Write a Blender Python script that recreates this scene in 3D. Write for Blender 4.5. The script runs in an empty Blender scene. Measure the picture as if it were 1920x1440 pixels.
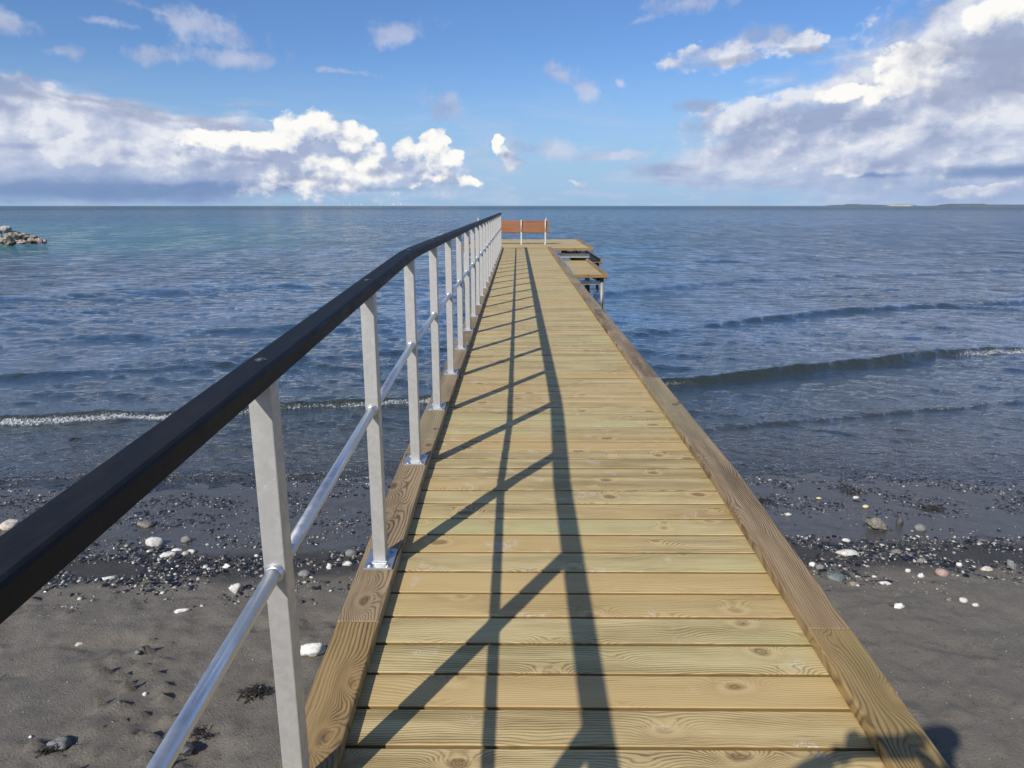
import bpy, bmesh, math, random
import numpy as np
from mathutils import Vector, Matrix, noise as mnoise
R = math.radians
random.seed(7); rng = np.random.default_rng(7)
sc = bpy.context.scene
# ------------------------------------------------------------------ camera, sky, sun, exposure
CAMZ = 2.82
F = 1331.0; PITCH = math.atan(334.0/F); YAW = 10.0/F
cam = bpy.data.cameras.new('camera'); co = bpy.data.objects.new('camera', cam); sc.collection.objects.link(co)
co.location = (0, 0, CAMZ); co.rotation_euler = (math.pi/2-PITCH, 0, YAW)
cam.sensor_width = 36; cam.lens = F/1920*36; cam.clip_start = 0.02; cam.clip_end = 90000
sc.camera = co
sc.view_settings.view_transform = 'Standard'; sc.view_settings.look = 'None'
sc.view_settings.exposure = 0.0; sc.view_settings.gamma = 1.0
SUN_EL = R(35.8); SUN_AZ = R(31.4)          # shadows run forward and to the right
sd = Vector((math.sin(SUN_AZ)*math.cos(SUN_EL), math.cos(SUN_AZ)*math.cos(SUN_EL), -math.sin(SUN_EL)))  # light travel direction
sl = bpy.data.lights.new('sun', 'SUN'); sl.energy = 4.7; sl.angle = R(0.53); sl.color = (1.0, 0.94, 0.85)
so = bpy.data.objects.new('sun', sl); sc.collection.objects.link(so)
so.rotation_euler = sd.to_track_quat('-Z', 'Y').to_euler(); so.location = (-20, -30, 30)

CP, SP, CY, SY = math.cos(PITCH), math.sin(PITCH), math.cos(YAW), math.sin(YAW)
def ray(px, py):
    a = (px-960)/F; b = (py-720)/F
    y = CP-b*SP; z = -(SP+b*CP)
    return Vector((a*CY - y*SY, a*SY + y*CY, z))
def at(px, py, z):                 # photo pixel -> point on the horizontal plane at height z
    d = ray(px, py); t = (z-CAMZ)/d.z
    return Vector((d.x*t, d.y*t, z))

class NT:
    def __init__(s, tree, dim='3D'): s.t = tree; s.dim = dim
    def new(s, typ, **kw):
        n = s.t.nodes.new(typ)
        for k, v in kw.items(): setattr(n, k, v)
        return n
    def put(s, sock, v):
        if isinstance(v, bpy.types.NodeSocket): s.t.links.new(v, sock)
        elif v is not None:
            if sock.type == 'RGBA' and hasattr(v, '__len__') and len(v) == 3: v = (*v, 1)
            sock.default_value = v
    def m(s, op, a, b=None, c=None, clamp=False):
        n = s.new('ShaderNodeMath', operation=op, use_clamp=clamp)
        s.put(n.inputs[0], a); s.put(n.inputs[1], b)
        if c is not None: s.put(n.inputs[2], c)
        return n.outputs[0]
    def v(s, op, a, b=None):
        n = s.new('ShaderNodeVectorMath', operation=op)
        s.put(n.inputs[0], a)
        if b is not None: s.put(n.inputs[3 if op == 'SCALE' else 1], b)
        return n.outputs['Value'] if op in ('LENGTH', 'DOT_PRODUCT', 'DISTANCE') else n.outputs[0]
    def mr(s, x, a, b, c=0.0, d=1.0, smooth=False):
        n = s.new('ShaderNodeMapRange', interpolation_type='SMOOTHSTEP' if smooth else 'LINEAR')
        s.put(n.inputs[0], x)
        for i, q in enumerate((a, b, c, d)): s.put(n.inputs[i+1], q)
        return n.outputs[0]
    def mix(s, f, a, b, mode='MIX'):
        n = s.new('ShaderNodeMix', data_type='RGBA', blend_type=mode)
        s.put(n.inputs[0], f); s.put(n.inputs[6], a); s.put(n.inputs[7], b)
        return n.outputs[2]
    def noise(s, vec, scale, detail=4, rough=.55, dist=0.0, col=False):
        n = s.new('ShaderNodeTexNoise', noise_dimensions=s.dim)
        s.put(n.inputs['Vector'], vec); s.put(n.inputs['Scale'], scale); n.inputs['Detail'].default_value = detail
        n.inputs['Roughness'].default_value = rough; n.inputs['Distortion'].default_value = dist
        return n.outputs['Color'] if col else n.outputs[0]
    def voro(s, vec, scale, feature='F1', out='Distance', detail=0, rough=.5):
        n = s.new('ShaderNodeTexVoronoi', feature=feature, voronoi_dimensions=s.dim)
        s.put(n.inputs['Vector'], vec); n.inputs['Scale'].default_value = scale
        if detail: n.inputs['Detail'].default_value = detail; n.inputs['Roughness'].default_value = rough; n.normalize = True
        return n.outputs[out]
    def xyz(s, x, y, z):
        n = s.new('ShaderNodeCombineXYZ'); s.put(n.inputs[0], x); s.put(n.inputs[1], y); s.put(n.inputs[2], z); return n.outputs[0]
    def sep(s, v):
        n = s.new('ShaderNodeSeparateXYZ'); s.put(n.inputs[0], v); return n.outputs
    def attr(s, name): return s.new('ShaderNodeAttribute', attribute_name=name)
    def ramp(s, x, stops):
        n = s.new('ShaderNodeValToRGB'); s.put(n.inputs[0], x); e = n.color_ramp.elements
        while len(e) < len(stops): e.new(0.5)
        for k, (p, c) in zip(e, stops): k.position = p; k.color = (*c, 1)
        return n.outputs[0]
    def bump(s, h, strength, dist, normal=None):
        n = s.new('ShaderNodeBump'); s.put(n.inputs['Strength'], strength); s.put(n.inputs['Distance'], dist)
        s.put(n.inputs['Height'], h)
        if normal is not None: s.put(n.inputs['Normal'], normal)
        return n.outputs[0]

def lin(r, g, b):
    f = lambda c: (c/255/12.92) if c/255 <= .04045 else ((c/255+.055)/1.055)**2.4
    return (f(r), f(g), f(b))

# ---- the sky: Nishita plus banks of cloud laid out by direction (azimuth, elevation)
world = bpy.data.worlds.new('World'); sc.world = world; world.use_nodes = True
wt = world.node_tree
for n in list(wt.nodes): wt.nodes.remove(n)
w = NT(wt, '2D')
SKYK = 0.10
sky = w.new('ShaderNodeTexSky', sky_type='NISHITA', sun_disc=False, sun_elevation=SUN_EL, sun_rotation=math.pi+SUN_AZ,
            air_density=1.0, dust_density=0.6, ozone_density=2.2)
tc = w.new('ShaderNodeTexCoord').outputs['Generated']
sx, sy_, sz = w.sep(tc)
az = w.m('ARCTAN2', sx, sy_); el = w.m('ARCSINE', sz)
P = w.xyz(az, el, 0.0)
def px2ae(px, py):
    d = ray(px, py).normalized(); return math.atan2(d.x, d.y), math.asin(d.z)
# domain warps: broad and fine
wn = w.v('SUBTRACT', w.noise(P, 9.0, 3, .55, col=True), (.5, .5, .5))
wf = w.v('SUBTRACT', w.noise(P, 45.0, 5, .6, col=True), (.5, .5, .5))
PW = w.v('ADD', P, w.v('ADD', w.v('MULTIPLY', wn, (.050, .026, 0)), w.v('MULTIPLY', wf, (.022, .013, 0))))
PS = w.v('ADD', P, w.v('ADD', w.v('MULTIPLY', wn, (.035, .012, 0)), w.v('MULTIPLY', wf, (.018, .005, 0))))
def blob(coord, cx, cy, rx, ry, rot=0.0, k=1.0, puff=False):
    a, e = px2ae(cx, cy)
    n = w.new('ShaderNodeMapping', vector_type='TEXTURE')
    w.put(n.inputs['Vector'], coord)
    n.inputs['Location'].default_value = (a, e, 0); n.inputs['Rotation'].default_value = (0, 0, R(rot))
    n.inputs['Scale'].default_value = (rx/1340/k, ry/1340/k, 1)
    o = n.outputs[0]
    if puff: o = w.v('MAXIMUM', o, w.v('MULTIPLY', o, (1, .55, 1)))      # flatter falloff towards the cloud base
    return w.m('SUBTRACT', 1.0, w.v('LENGTH', o))
def union(coord, items, puff=False):
    r = None
    for it in items:          # each step leans on the one before, so that the shader's stack stays small
        if r is None: cc = coord
        else:
            n = w.new('ShaderNodeVectorMath', operation='MULTIPLY_ADD')
            w.put(n.inputs[0], r); n.inputs[1].default_value = (1e-7, 1e-7, 0); w.put(n.inputs[2], coord); cc = n.outputs[0]
        b = blob(cc, *it, puff=puff)
        r = b if r is None else w.m('MAXIMUM', r, b)
    return r
# billowy noise shared by the cumulus: fractal noise with a puffy Voronoi component
Pst = w.v('MULTIPLY', P, (1, 1.35, 1))
def billow(p):
    vo = w.voro(w.v('ADD', p, w.v('MULTIPLY', wf, (.02, .02, 0))), 34.0, 'F1', detail=2, rough=.5)
    return w.m('ADD', w.m('MULTIPLY', w.noise(p, 17.0, 8, .58), .65), w.m('MULTIPLY', w.m('SUBTRACT', 1.0, vo), .35))
b0 = billow(Pst)
b1 = billow(w.v('ADD', Pst, (-.0065, .0105, 0)))
big0 = w.noise(Pst, 9.0, 2, .5); big1 = w.noise(w.v('ADD', Pst, (-.016, .026, 0)), 9.0, 2, .5)
relief = w.m('ADD', w.m('MULTIPLY', w.m('SUBTRACT', b0, b1), 2.0), w.m('MULTIPLY', w.m('SUBTRACT', big0, big1), 2.2))
fb = w.noise(P, 26.0, 8, .6)
soft = w.noise(w.v('MULTIPLY', P, (1, 2.6, 1)), 12.0, 6, .55)
# base blue of the clear sky
clear = w.mix(1.0, sky.outputs[0], (0.62, 0.83, 1.17, 1), 'MULTIPLY')
def C(r, g, b): return tuple(c/SKYK for c in lin(r, g, b))
hz = w.mr(el, 0.0, .20, 1.0, 0.0, True)
col = w.mix(w.m('MULTIPLY', hz, .80), clear, C(160, 194, 230))
# faint streaks of high haze low over the sea
stre = w.noise(w.v('MULTIPLY', P, (1, 5.5, 1)), 9.0, 6, .6)
sm = w.m('MULTIPLY', w.mr(stre, .46, .66, 0, 1, True), w.mr(el, .02, .17, .65, 0.0, True))
col = w.mix(sm, col, C(182, 200, 228))
# thin grey scraps high up
grey = union(PW, [(1400, 78, 74, 26, 12), (1340, 98, 64, 20, 10), (1280, 116, 36, 12, 0), (1480, 70, 60, 26, -8), (1530, 84, 36, 14, 0),
                  (1760, 60, 130, 60, 0), (1900, 80, 130, 70, 0), (1450, 210, 130, 40, 12), (1600, 190, 150, 50, 10), (1750, 160, 140, 70, 0), (60, 165, 60, 22, -12)])
thin = union(PS, [(420, 58, 80, 34, -8), (300, 28, 70, 10, -18), (200, 44, 60, 10, -4), (330, 45, 60, 26, -10), (430, 110, 100, 20, 0), (300, 108, 90, 16, 4),
                  (715, 66, 34, 28, -40), (765, 60, 66, 24, 14), (650, 136, 62, 8, -6), (830, 200, 62, 28, -10), (105, 95, 45, 12, 0),
                  (1040, 140, 62, 26, -28), (1090, 170, 50, 20, -20), (1163, 160, 18, 10, -20), (8, 34, 44, 22, 0), (1300, 6, 80, 20, 0),
                  (1205, 40, 30, 8, 20), (1150, 290, 110, 10, 0), (1010, 280, 130, 26, 0), (450, 196, 60, 5, 0)])
ta = w.mr(w.m('ADD', thin, w.m('MULTIPLY', w.m('SUBTRACT', fb, .5), 2.3)), .05, .95, 0, .62, True)
tcol = w.mix(w.m('ADD', .5, relief, clamp=True), C(160, 172, 205), C(214, 216, 232))
col = w.mix(ta, col, tcol)
# broad lavender-grey sheets (left bank, right bank)
sheet = union(PS, [(-120, 240, 360, 80, 0), (60, 230, 380, 52, -6), (250, 226, 260, 34, -5), (150, 290, 520, 90, 0), (450, 320, 420, 50, 0),
                   (-500, 250, 500, 120, 0),
                   (1560, 260, 300, 78, 6), (1800, 200, 330, 150, 8), (1500, 318, 300, 50, 0), (1900, 310, 520, 90, 0), (2300, 180, 500, 190, 0)])
sa = w.mr(w.m('ADD', sheet, w.m('MULTIPLY', w.m('SUBTRACT', soft, .5), .9)), 0.0, .42, 0, .95, True)
dn = w.noise(w.v('MULTIPLY', P, (1, 3.2, 1)), 8.0, 7, .6, .4)
streak = w.noise(w.v('MULTIPLY', w.v('ADD', P, w.xyz(w.m('MULTIPLY', el, -.35), 0, 0)), (26, 1.2, 1)), 1.0, 4, .5)
scol = w.ramp(w.m('ADD', w.m('ADD', dn, w.m('MULTIPLY', relief, .30)), w.m('MULTIPLY', w.m('SUBTRACT', streak, .5), .22)),
              [(.28, C(158, 171, 204)), (.42, C(178, 188, 214)), (.54, C(194, 202, 224)), (.66, C(212, 218, 233)), (.76, C(230, 233, 241))])
low = w.mr(el, .010, .070, 1.0, 0.0, True)
scol = w.mix(w.m('MULTIPLY', low, .62), scol, C(154, 178, 216))
col = w.mix(sa, col, scol)
# slate-blue rain base under the left bank
base = union(PS, [(60, 356, 560, 30, 0), (420, 350, 330, 14, 0), (640, 352, 180, 9, 0), (-400, 345, 400, 50, 0), (1640, 326, 70, 8, 0), (1900, 318, 170, 14, 0)])
ba = w.mr(w.m('ADD', base, w.m('MULTIPLY', w.m('SUBTRACT', soft, .5), .8)), 0.0, .8, 0, .80, True)
col = w.mix(ba, col, C(112, 140, 186))
def puff(blobs, amp, w_lo, w_hi, gain, off, rl, stops, amax, col):
    """one layer of heaped cloud: outline by blobs and billows, shading by relief and by the blob field towards the light"""
    c0 = union(PW, blobs, True); c1 = union(w.v('ADD', PW, (-.007, .015, 0)), blobs, True) if gain > .6 else w.m('SUBTRACT', c0, w.m('MULTIPLY', relief, .3))
    e = w.m('ADD', c0, w.m('MULTIPLY', w.m('SUBTRACT', b0, .52), amp))
    a = w.mr(w.m('DIVIDE', e, w.mr(w.m('ADD', w.m('ADD', dn, w.m('MULTIPLY', relief, -.4)), w.m('MULTIPLY', w.m('SUBTRACT', c0, c1), -.5)), .36, .66, w_lo, w_hi)), .0, 1.0, 0, amax, True)
    l = w.m('ADD', w.m('ADD', off, w.m('MULTIPLY', relief, rl)), w.m('ADD', w.m('MULTIPLY', w.m('SUBTRACT', dn, .5), .8), w.m('MULTIPLY', w.m('SUBTRACT', c0, c1), gain)), clamp=True)
    return w.mix(a, col, w.ramp(l, stops))
# half-lit grey cumulus
GREY = [(1395, 78, 78, 24, 14), (1330, 100, 70, 16, 10), (1275, 117, 36, 9, 0), (1465, 66, 56, 20, -6), (1515, 78, 34, 10, 0),
        (1790, 45, 110, 52, 0), (1900, 80, 130, 80, 0), (1450, 214, 130, 34, 12), (1600, 200, 150, 44, 10), (1750, 170, 140, 70, 0), (1350, 232, 60, 16, 0),
        (50, 160, 70, 24, -12), (30, 205, 80, 24, 0), (150, 235, 60, 10, -14), (140, 276, 46, 16, 0), (255, 280, 80, 20, 0), (310, 318, 70, 14, 0), (400, 300, 80, 20, 0),
        (970, 295, 26, 12, -35), (1084, 342, 13, 7, 0), (1440, 290, 60, 8, 0), (1625, 298, 110, 12, 4), (1860, 348, 90, 10, 6), (600, 310, 190, 34, 0), (820, 325, 90, 22, 0), (415, 338, 44, 9, 0), (1600, 178, 60, 20, 8), (1510, 186, 56, 18, 8), (1555, 206, 70, 12, 0), (50, 148, 40, 12, -24)]
col = puff(GREY, 1.7, .40, 1.2, .55, .50, .9, [(.05, C(158, 171, 202)), (.36, C(184, 194, 219)), (.60, C(206, 212, 229)), (.9, C(229, 232, 240))], .93, col)
# bright cumulus
CUM = [(585, 254, 58, 40, 0), (548, 276, 70, 34, 0), (470, 262, 110, 16, -3), (640, 280, 76, 42, 0), (690, 302, 66, 30, 0), (600, 300, 110, 36, 0),
       (712, 286, 26, 18, 0), (765, 285, 30, 22, 0), (820, 272, 28, 26, 0), (838, 300, 34, 26, -20), (800, 330, 50, 12, 0), (870, 334, 34, 9, -8),
       (940, 265, 14, 16, 0),
       (1728, 118, 50, 32, 0), (1690, 160, 44, 18, 14), (1580, 172, 50, 14, 8), (1640, 172, 40, 14, 12),
       (1895, 30, 56, 22, 0)]
col = puff(CUM, 1.9, .24, 1.25, .80, .42, 1.7, [(0.0, C(166, 179, 209)), (.24, C(198, 206, 225)), (.46, C(222, 226, 235)), (.66, C(240, 240, 240)), (.95, C(253, 252, 249))], 1.0, col)
# darker grey scraps and undersides in front of the bright cloud
dark = union(PS, [(1305, 203, 62, 17, -2), (1850, 160, 130, 40, 6), (1800, 100, 110, 30, 0), (1900, 100, 120, 50, 0), (1770, 184, 80, 12, 8), (1500, 228, 16, 7, 0), (1580, 226, 28, 5, 0), (1640, 223, 24, 4, 0), (1910, 168, 50, 14, 10),
                  (1390, 112, 80, 9, 6), (1510, 94, 60, 8, 0),
                  (330, 224, 190, 12, -4), (60, 178, 80, 11, -10), (180, 190, 150, 8, -5), (560, 338, 120, 9, 0), (700, 322, 40, 12, 0), (955, 292, 14, 9, 0), (470, 300, 50, 5, 0)])
da = w.mr(w.m('ADD', dark, w.m('MULTIPLY', w.m('SUBTRACT', fb, .5), 1.7)), .0, .95, 0, .72, True)
col = w.mix(da, col, w.mix(dn, C(140, 153, 186), C(174, 182, 207)))
# cloud over the rest of the sky, out of the frame
gen = w.mr(w.noise(P, 2.6, 8, .58), .50, .64, 0, .85, True)
out = w.m('MAXIMUM', w.mr(w.m('ABSOLUTE', az), .78, 1.1, 0, 1, True), w.mr(el, .38, .6, 0, .35, True))
col = w.mix(w.m('MULTIPLY', gen, out), col, C(176, 186, 208))
col = w.mix(w.mr(sz, -.002, -.02, 0, 1), col, C(70, 95, 125))
bg = w.new('ShaderNodeBackground'); w.put(bg.inputs[0], col); bg.inputs[1].default_value = SKYK
wo = w.new('ShaderNodeOutputWorld'); wt.links.new(bg.outputs[0], wo.inputs[0])
world.cycles.sampling_method = 'MANUAL'; world.cycles.sample_map_resolution = 512
sc.cycles.max_bounces = 8; sc.cycles.transparent_max_bounces = 12; sc.cycles.caustics_reflective = False
sc.cycles.sample_clamp_indirect = 4.0

# ------------------------------------------------------------------ helpers
def mat(name, rough=.5, metal=0.0, base=(.5, .5, .5), spec=None):
    m = bpy.data.materials.new(name); m.use_nodes = True
    t = NT(m.node_tree); b = m.node_tree.nodes['Principled BSDF']
    b.inputs['Base Color'].default_value = (*base, 1); b.inputs['Roughness'].default_value = rough; b.inputs['Metallic'].default_value = metal
    if spec is not None: b.inputs['Specular IOR Level'].default_value = spec
    return m, t, b
def tag(o, label=None, cat=None, group=None, kind=None):
    if label: o['label'] = label
    if cat: o['category'] = cat
    if group: o['group'] = group
    if kind: o['kind'] = kind
    return o
def empty(name, loc=(0, 0, 0)):
    o = bpy.data.objects.new(name, None); sc.collection.objects.link(o); o.location = loc; o.empty_display_size = .1; return o
def mobj(name, verts, faces, m, parent=None, smooth=False, loc=None):
    me = bpy.data.meshes.new(name); me.from_pydata([tuple(v) for v in verts], [], faces); me.update()
    if smooth: me.polygons.foreach_set('use_smooth', [True]*len(me.polygons))
    if m: me.materials.append(m)
    o = bpy.data.objects.new(name, me); sc.collection.objects.link(o)
    if parent is not None: o.parent = parent
    if loc is not None: o.location = loc
    return o
class MB:
    """collects shapes for one mesh; wc = wood coordinates (along, across, depth)"""
    def __init__(s): s.v = []; s.f = []; s.wc = []; s.sm = []
    def add(s, v, f, wc=None, smooth=False):
        o = len(s.v); s.v += [tuple(q) for q in v]; s.f += [tuple(i+o for i in q) for q in f]
        s.wc += list(wc) if wc is not None else [tuple(q) for q in v]; s.sm += [smooth]*len(f); return s
    def prism(s, prof, a, b, frame, off=(0, 0, 0), bev=0.0):
        """extrude the 2D profile (p,q) from a to b; frame maps (along,p,q)->xyz"""
        n = len(prof); v = []; wc = []
        cx = sum(p for p, q in prof)/n; cq = sum(q for p, q in prof)/n
        rings = [(a, 1-bev), (a+(b-a)*1e-9+(.003 if bev else 0), 1), (b-(.003 if bev else 0), 1), (b, 1-bev)] if bev else [(a, 1), (b, 1)]
        for t, k in rings:
            for p, q in prof:
                pp = cx+(p-cx)*k; qq = cq+(q-cq)*k
                v.append(frame(t, pp, qq)); wc.append((t+off[0], pp+off[1], qq+off[2]))
        f = []
        for r in range(len(rings)-1):
            for i in range(n):
                j = (i+1) % n; f.append((r*n+i, r*n+j, (r+1)*n+j, (r+1)*n+i))
        f.append(tuple(range(n))[::-1]); f.append(tuple(range((len(rings)-1)*n, len(rings)*n)))
        return s.add(v, f, wc)
    def box(s, x0, x1, y0, y1, z0, z1, bev=0.0):
        if bev <= 0:
            v = [(x, y, z) for z in (z0, z1) for y in (y0, y1) for x in (x0, x1)]
            return s.add(v, [(0, 2, 3, 1), (4, 5, 7, 6), (0, 1, 5, 4), (2, 6, 7, 3), (0, 4, 6, 2), (1, 3, 7, 5)])
        bm = bmesh.new(); bmesh.ops.create_cube(bm, size=1)
        for q in bm.verts: q.co = Vector(((x0+x1)/2+q.co.x*(x1-x0), (y0+y1)/2+q.co.y*(y1-y0), (z0+z1)/2+q.co.z*(z1-z0)))
        bmesh.ops.bevel(bm, geom=bm.edges[:], offset=bev, segments=2, profile=.7, affect='EDGES')
        v = [q.co.copy() for q in bm.verts]; f = [[l.index for l in p.verts] for p in bm.faces]; bm.free()
        return s.add(v, f)
    def tube(s, path, r, seg=16, cap=True, smooth=True):
        pts = [Vector(p) for p in path]; rs = r if hasattr(r, '__len__') else [r]*len(pts); v = []; f = []
        for i, p in enumerate(pts):
            d = (pts[min(i+1, len(pts)-1)]-pts[max(i-1, 0)]).normalized()
            a = d.cross(Vector((0, 0, 1)));
            if a.length < 1e-3: a = Vector((1, 0, 0))
            a.normalize(); b = a.cross(d)
            for k in range(seg):
                t = 2*math.pi*k/seg; v.append(p+a*math.cos(t)*rs[i]+b*math.sin(t)*rs[i])
        for i in range(len(pts)-1):
            for k in range(seg):
                l = (k+1) % seg; f.append((i*seg+k, i*seg+l, (i+1)*seg+l, (i+1)*seg+k))
        n0 = len(f)
        s.add(v, f, None, smooth)
        if cap:
            o = len(s.v)-len(v)
            s.f += [tuple(o+k for k in range(seg))[::-1], tuple(o+(len(pts)-1)*seg+k for k in range(seg))]; s.sm += [False, False]
        return s
    def build(s, name, m, parent=None, loc=None):
        o = mobj(name, s.v, s.f, m, parent, False, loc); me = o.data
        a = me.attributes.new('wc', 'FLOAT_VECTOR', 'POINT'); a.data.foreach_set('vector', np.array(s.wc, dtype=np.float32).ravel())
        me.polygons.foreach_set('use_smooth', s.sm)
        return o
def rrect(w_, h_, r, seg=3, cx=0, cq=0, bottom=True):
    pts = []
    for (sx_, sy__, a0) in ((1, 1, 0), (-1, 1, 90), (-1, -1, 180), (1, -1, 270)):
        rr = r if (sy__ > 0 or bottom) else r*.25
        for k in range(seg+1):
            t = R(a0+90*k/seg); pts.append((cx+sx_*(w_/2-rr)+rr*math.cos(t), cq+sy__*(h_/2-rr)+rr*math.sin(t)))
    return pts

# numpy gradient noise
_perm = rng.permutation(512); _perm = np.concatenate([_perm, _perm]); _ga = rng.random(512)*2*np.pi
def pn(x, y):
    xi = np.floor(x).astype(int); yi = np.floor(y).astype(int); xf = x-xi; yf = y-yi
    u = xf*xf*xf*(xf*(xf*6-15)+10); v = yf*yf*yf*(yf*(yf*6-15)+10)
    def g(ix, iy, dx, dy):
        h = _ga[_perm[(_perm[ix & 511]+iy) & 511]]; return np.cos(h)*dx+np.sin(h)*dy
    a = g(xi, yi, xf, yf); b = g(xi+1, yi, xf-1, yf); c = g(xi, yi+1, xf, yf-1); d = g(xi+1, yi+1, xf-1, yf-1)
    return (a*(1-u)+b*u)*(1-v)+(c*(1-u)+d*u)*v
def fbm(x, y, o=4, g=.5):
    r = 0; a = 1
    for i in range(o): r = r+a*pn(x*2**i+17.3*i, y*2**i+5.1*i); a *= g
    return r

# ------------------------------------------------------------------ beach and sea bed
def shore_t(X, Y): return Y-.015*X-.12*np.sin(X*.45+.6)
def bed(X, Y):
    t = shore_t(X, Y)
    z = np.interp(t, [-60, -6, 1, 3, 4.2, 4.9, 5.5, 6.2, 7.0, 8.0, 10, 13, 20, 30, 60, 200],
                  [4.5, .95, .46, .33, .22, .145, .085, .035, 0.0, -.05, -.19, -.42, -.95, -1.6, -3.0, -6])
    return z
def sand_z(X, Y):
    t = shore_t(X, Y); z = bed(X, Y)
    dry = np.clip((5.2-t)/1.2, 0, 1); berm = np.exp(-((t-5.35)/.5)**2)
    z = z+.022*fbm(X*.9, Y*.9, 4)*(.35+dry)
    lump = fbm(X*6+3, Y*6, 3); z = z+(.006+.012*dry)*lump*np.clip((8-t)/2, 0, 1)
    z = z-.055*dry*np.clip(fbm(X*3.1+31, Y*3.1+8, 3)-.20, 0, .22)*(1+.8*(X < 1))
    cl = np.clip(fbm(X*13+7, Y*13, 3)-.17, 0, 1)*np.clip(fbm(X*1.3+9, Y*1.3, 2)+.12, 0, 1)
    z = z+.21*cl*dry*(.35+(X < 1))
    z = z+.007*dry*np.clip(fbm(X*24, Y*24+5, 2), -.2, 1)*np.clip(fbm(X*2.1+3, Y*2.1+77, 2)+.25, 0, 1)*2
    z = z+.006*np.clip(fbm(X*9, Y*9+50, 3), 0, 1)*berm
    return z
def sz1(x, y): return float(sand_z(np.array([float(x)]), np.array([float(y)]))[0])

def grid_obj(name, X, Y, Z, m, attrs=None):
    r, c = X.shape; n = r*c
    me = bpy.data.meshes.new(name); me.vertices.add(n)
    me.vertices.foreach_set('co', np.stack([X, Y, Z], -1).astype(np.float32).ravel())
    i = np.arange(n).reshape(r, c); q = np.stack([i[:-1, :-1], i[:-1, 1:], i[1:, 1:], i[1:, :-1]], -1).reshape(-1, 4)
    me.loops.add(q.size); me.loops.foreach_set('vertex_index', q.ravel().astype(np.int32))
    me.polygons.add(len(q)); me.polygons.foreach_set('loop_start', np.arange(0, q.size, 4, dtype=np.int32))
    me.polygons.foreach_set('use_smooth', np.ones(len(q), dtype=bool))
    me.update(calc_edges=True)
    for k, a in (attrs or {}).items():
        at_ = me.attributes.new(k, 'FLOAT', 'POINT'); at_.data.foreach_set('value', a.astype(np.float32).ravel())
    me.materials.append(m); o = bpy.data.objects.new(name, me); sc.collection.objects.link(o); return o

m_sand, t, b = mat('sand', .9)
g = t.new('ShaderNodeNewGeometry').outputs['Position']
wet = t.attr('wet').outputs['Fac']
gr = t.noise(g, 300, 3, .8); gr2 = t.noise(g, 75, 4, .7); big = t.noise(g, 1.6, 5, .6); mid = t.noise(g, 11, 5, .6)
dryc = t.mix(t.m('ADD', t.m('MULTIPLY', gr, .65), t.m('MULTIPLY', mid, .35)), (.046, .042, .036, 1), (.42, .38, .32, 1))
dryc = t.mix(t.mr(t.voro(g, 170), .10, .17, .65, 0), dryc, (.42, .37, .30, 1))
dryc = t.mix(t.m('MULTIPLY', t.mr(mid, .50, .68, 0, .55), t.mr(gr2, .4, .6, .3, 1)), dryc, (.075, .060, .040, 1))
dryc = t.mix(t.mr(gr2, .60, .70, 0, .5), dryc, (.030, .027, .024, 1))
wetc = t.mix(t.m('ADD', t.m('MULTIPLY', gr, .5), t.m('MULTIPLY', mid, .5)), (.026, .025, .024, 1), (.130, .122, .114, 1))
wetc = t.mix(t.mr(t.voro(g, 95), .08, .15, .5, 0), wetc, (.24, .23, .21, 1))
wetc = t.mix(t.attr('under').outputs['Fac'], wetc, t.mix(t.m('MULTIPLY', gr2, mid), (.13, .12, .105, 1), (.46, .43, .37, 1)))
wm = t.mr(t.m('ADD', wet, t.m('MULTIPLY', t.m('SUBTRACT', big, .5), .75)), .35, .65, 0, 1, True)
t.put(b.inputs['Base Color'], t.mix(wm, dryc, wetc))
soak = t.mr(t.m('ADD', t.attr('film').outputs['Fac'], t.m('MULTIPLY', t.m('SUBTRACT', mid, .5), .5)), .35, .75, 0, 1, True)
t.put(b.inputs['Roughness'], t.m('SUBTRACT', t.mr(wm, 0, 1, .95, .55), t.m('MULTIPLY', soak, .36)))
t.put(b.inputs['Specular IOR Level'], t.mr(wm, 0, 1, .25, .20))
hh = t.m('ADD', t.m('MULTIPLY', gr, .6), t.m('ADD', t.m('MULTIPLY', gr2, 1.5), t.m('MULTIPLY', mid, 1.2)))
t.put(b.inputs['Normal'], t.bump(hh, t.mr(soak, 0, 1, .9, .16), .010))
def axis(lo, hi, parts):      # parts: (start,end,step) dense zones
    a = []
    for s_, e_, st in parts: a += list(np.arange(s_, e_, st))
    return np.array([lo]+a+[hi])
gx = np.concatenate([-np.geomspace(120, 9, 30), np.arange(-8.8, 10.6, .03), np.geomspace(10.8, 150, 30)])
gy = np.concatenate([-np.geomspace(60, 2, 24), np.arange(-1.9, .8, .08), np.arange(.8, 8.6, .026), np.arange(8.6, 12, .08), np.geomspace(12.2, 400, 60)])
X, Y = np.meshgrid(gx, gy); Z = sand_z(X, Y); T = shore_t(X, Y)
wetA = np.clip((T-4.35)/.8, 0, 1)
filmA = np.clip((T-4.95)/.55, 0, 1)
ground = tag(grid_obj('beach', X, Y, Z, m_sand, {'wet': wetA, 'film': filmA, 'under': np.clip((T-6.9)/1.2, 0, 1)}), kind='structure')

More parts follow.
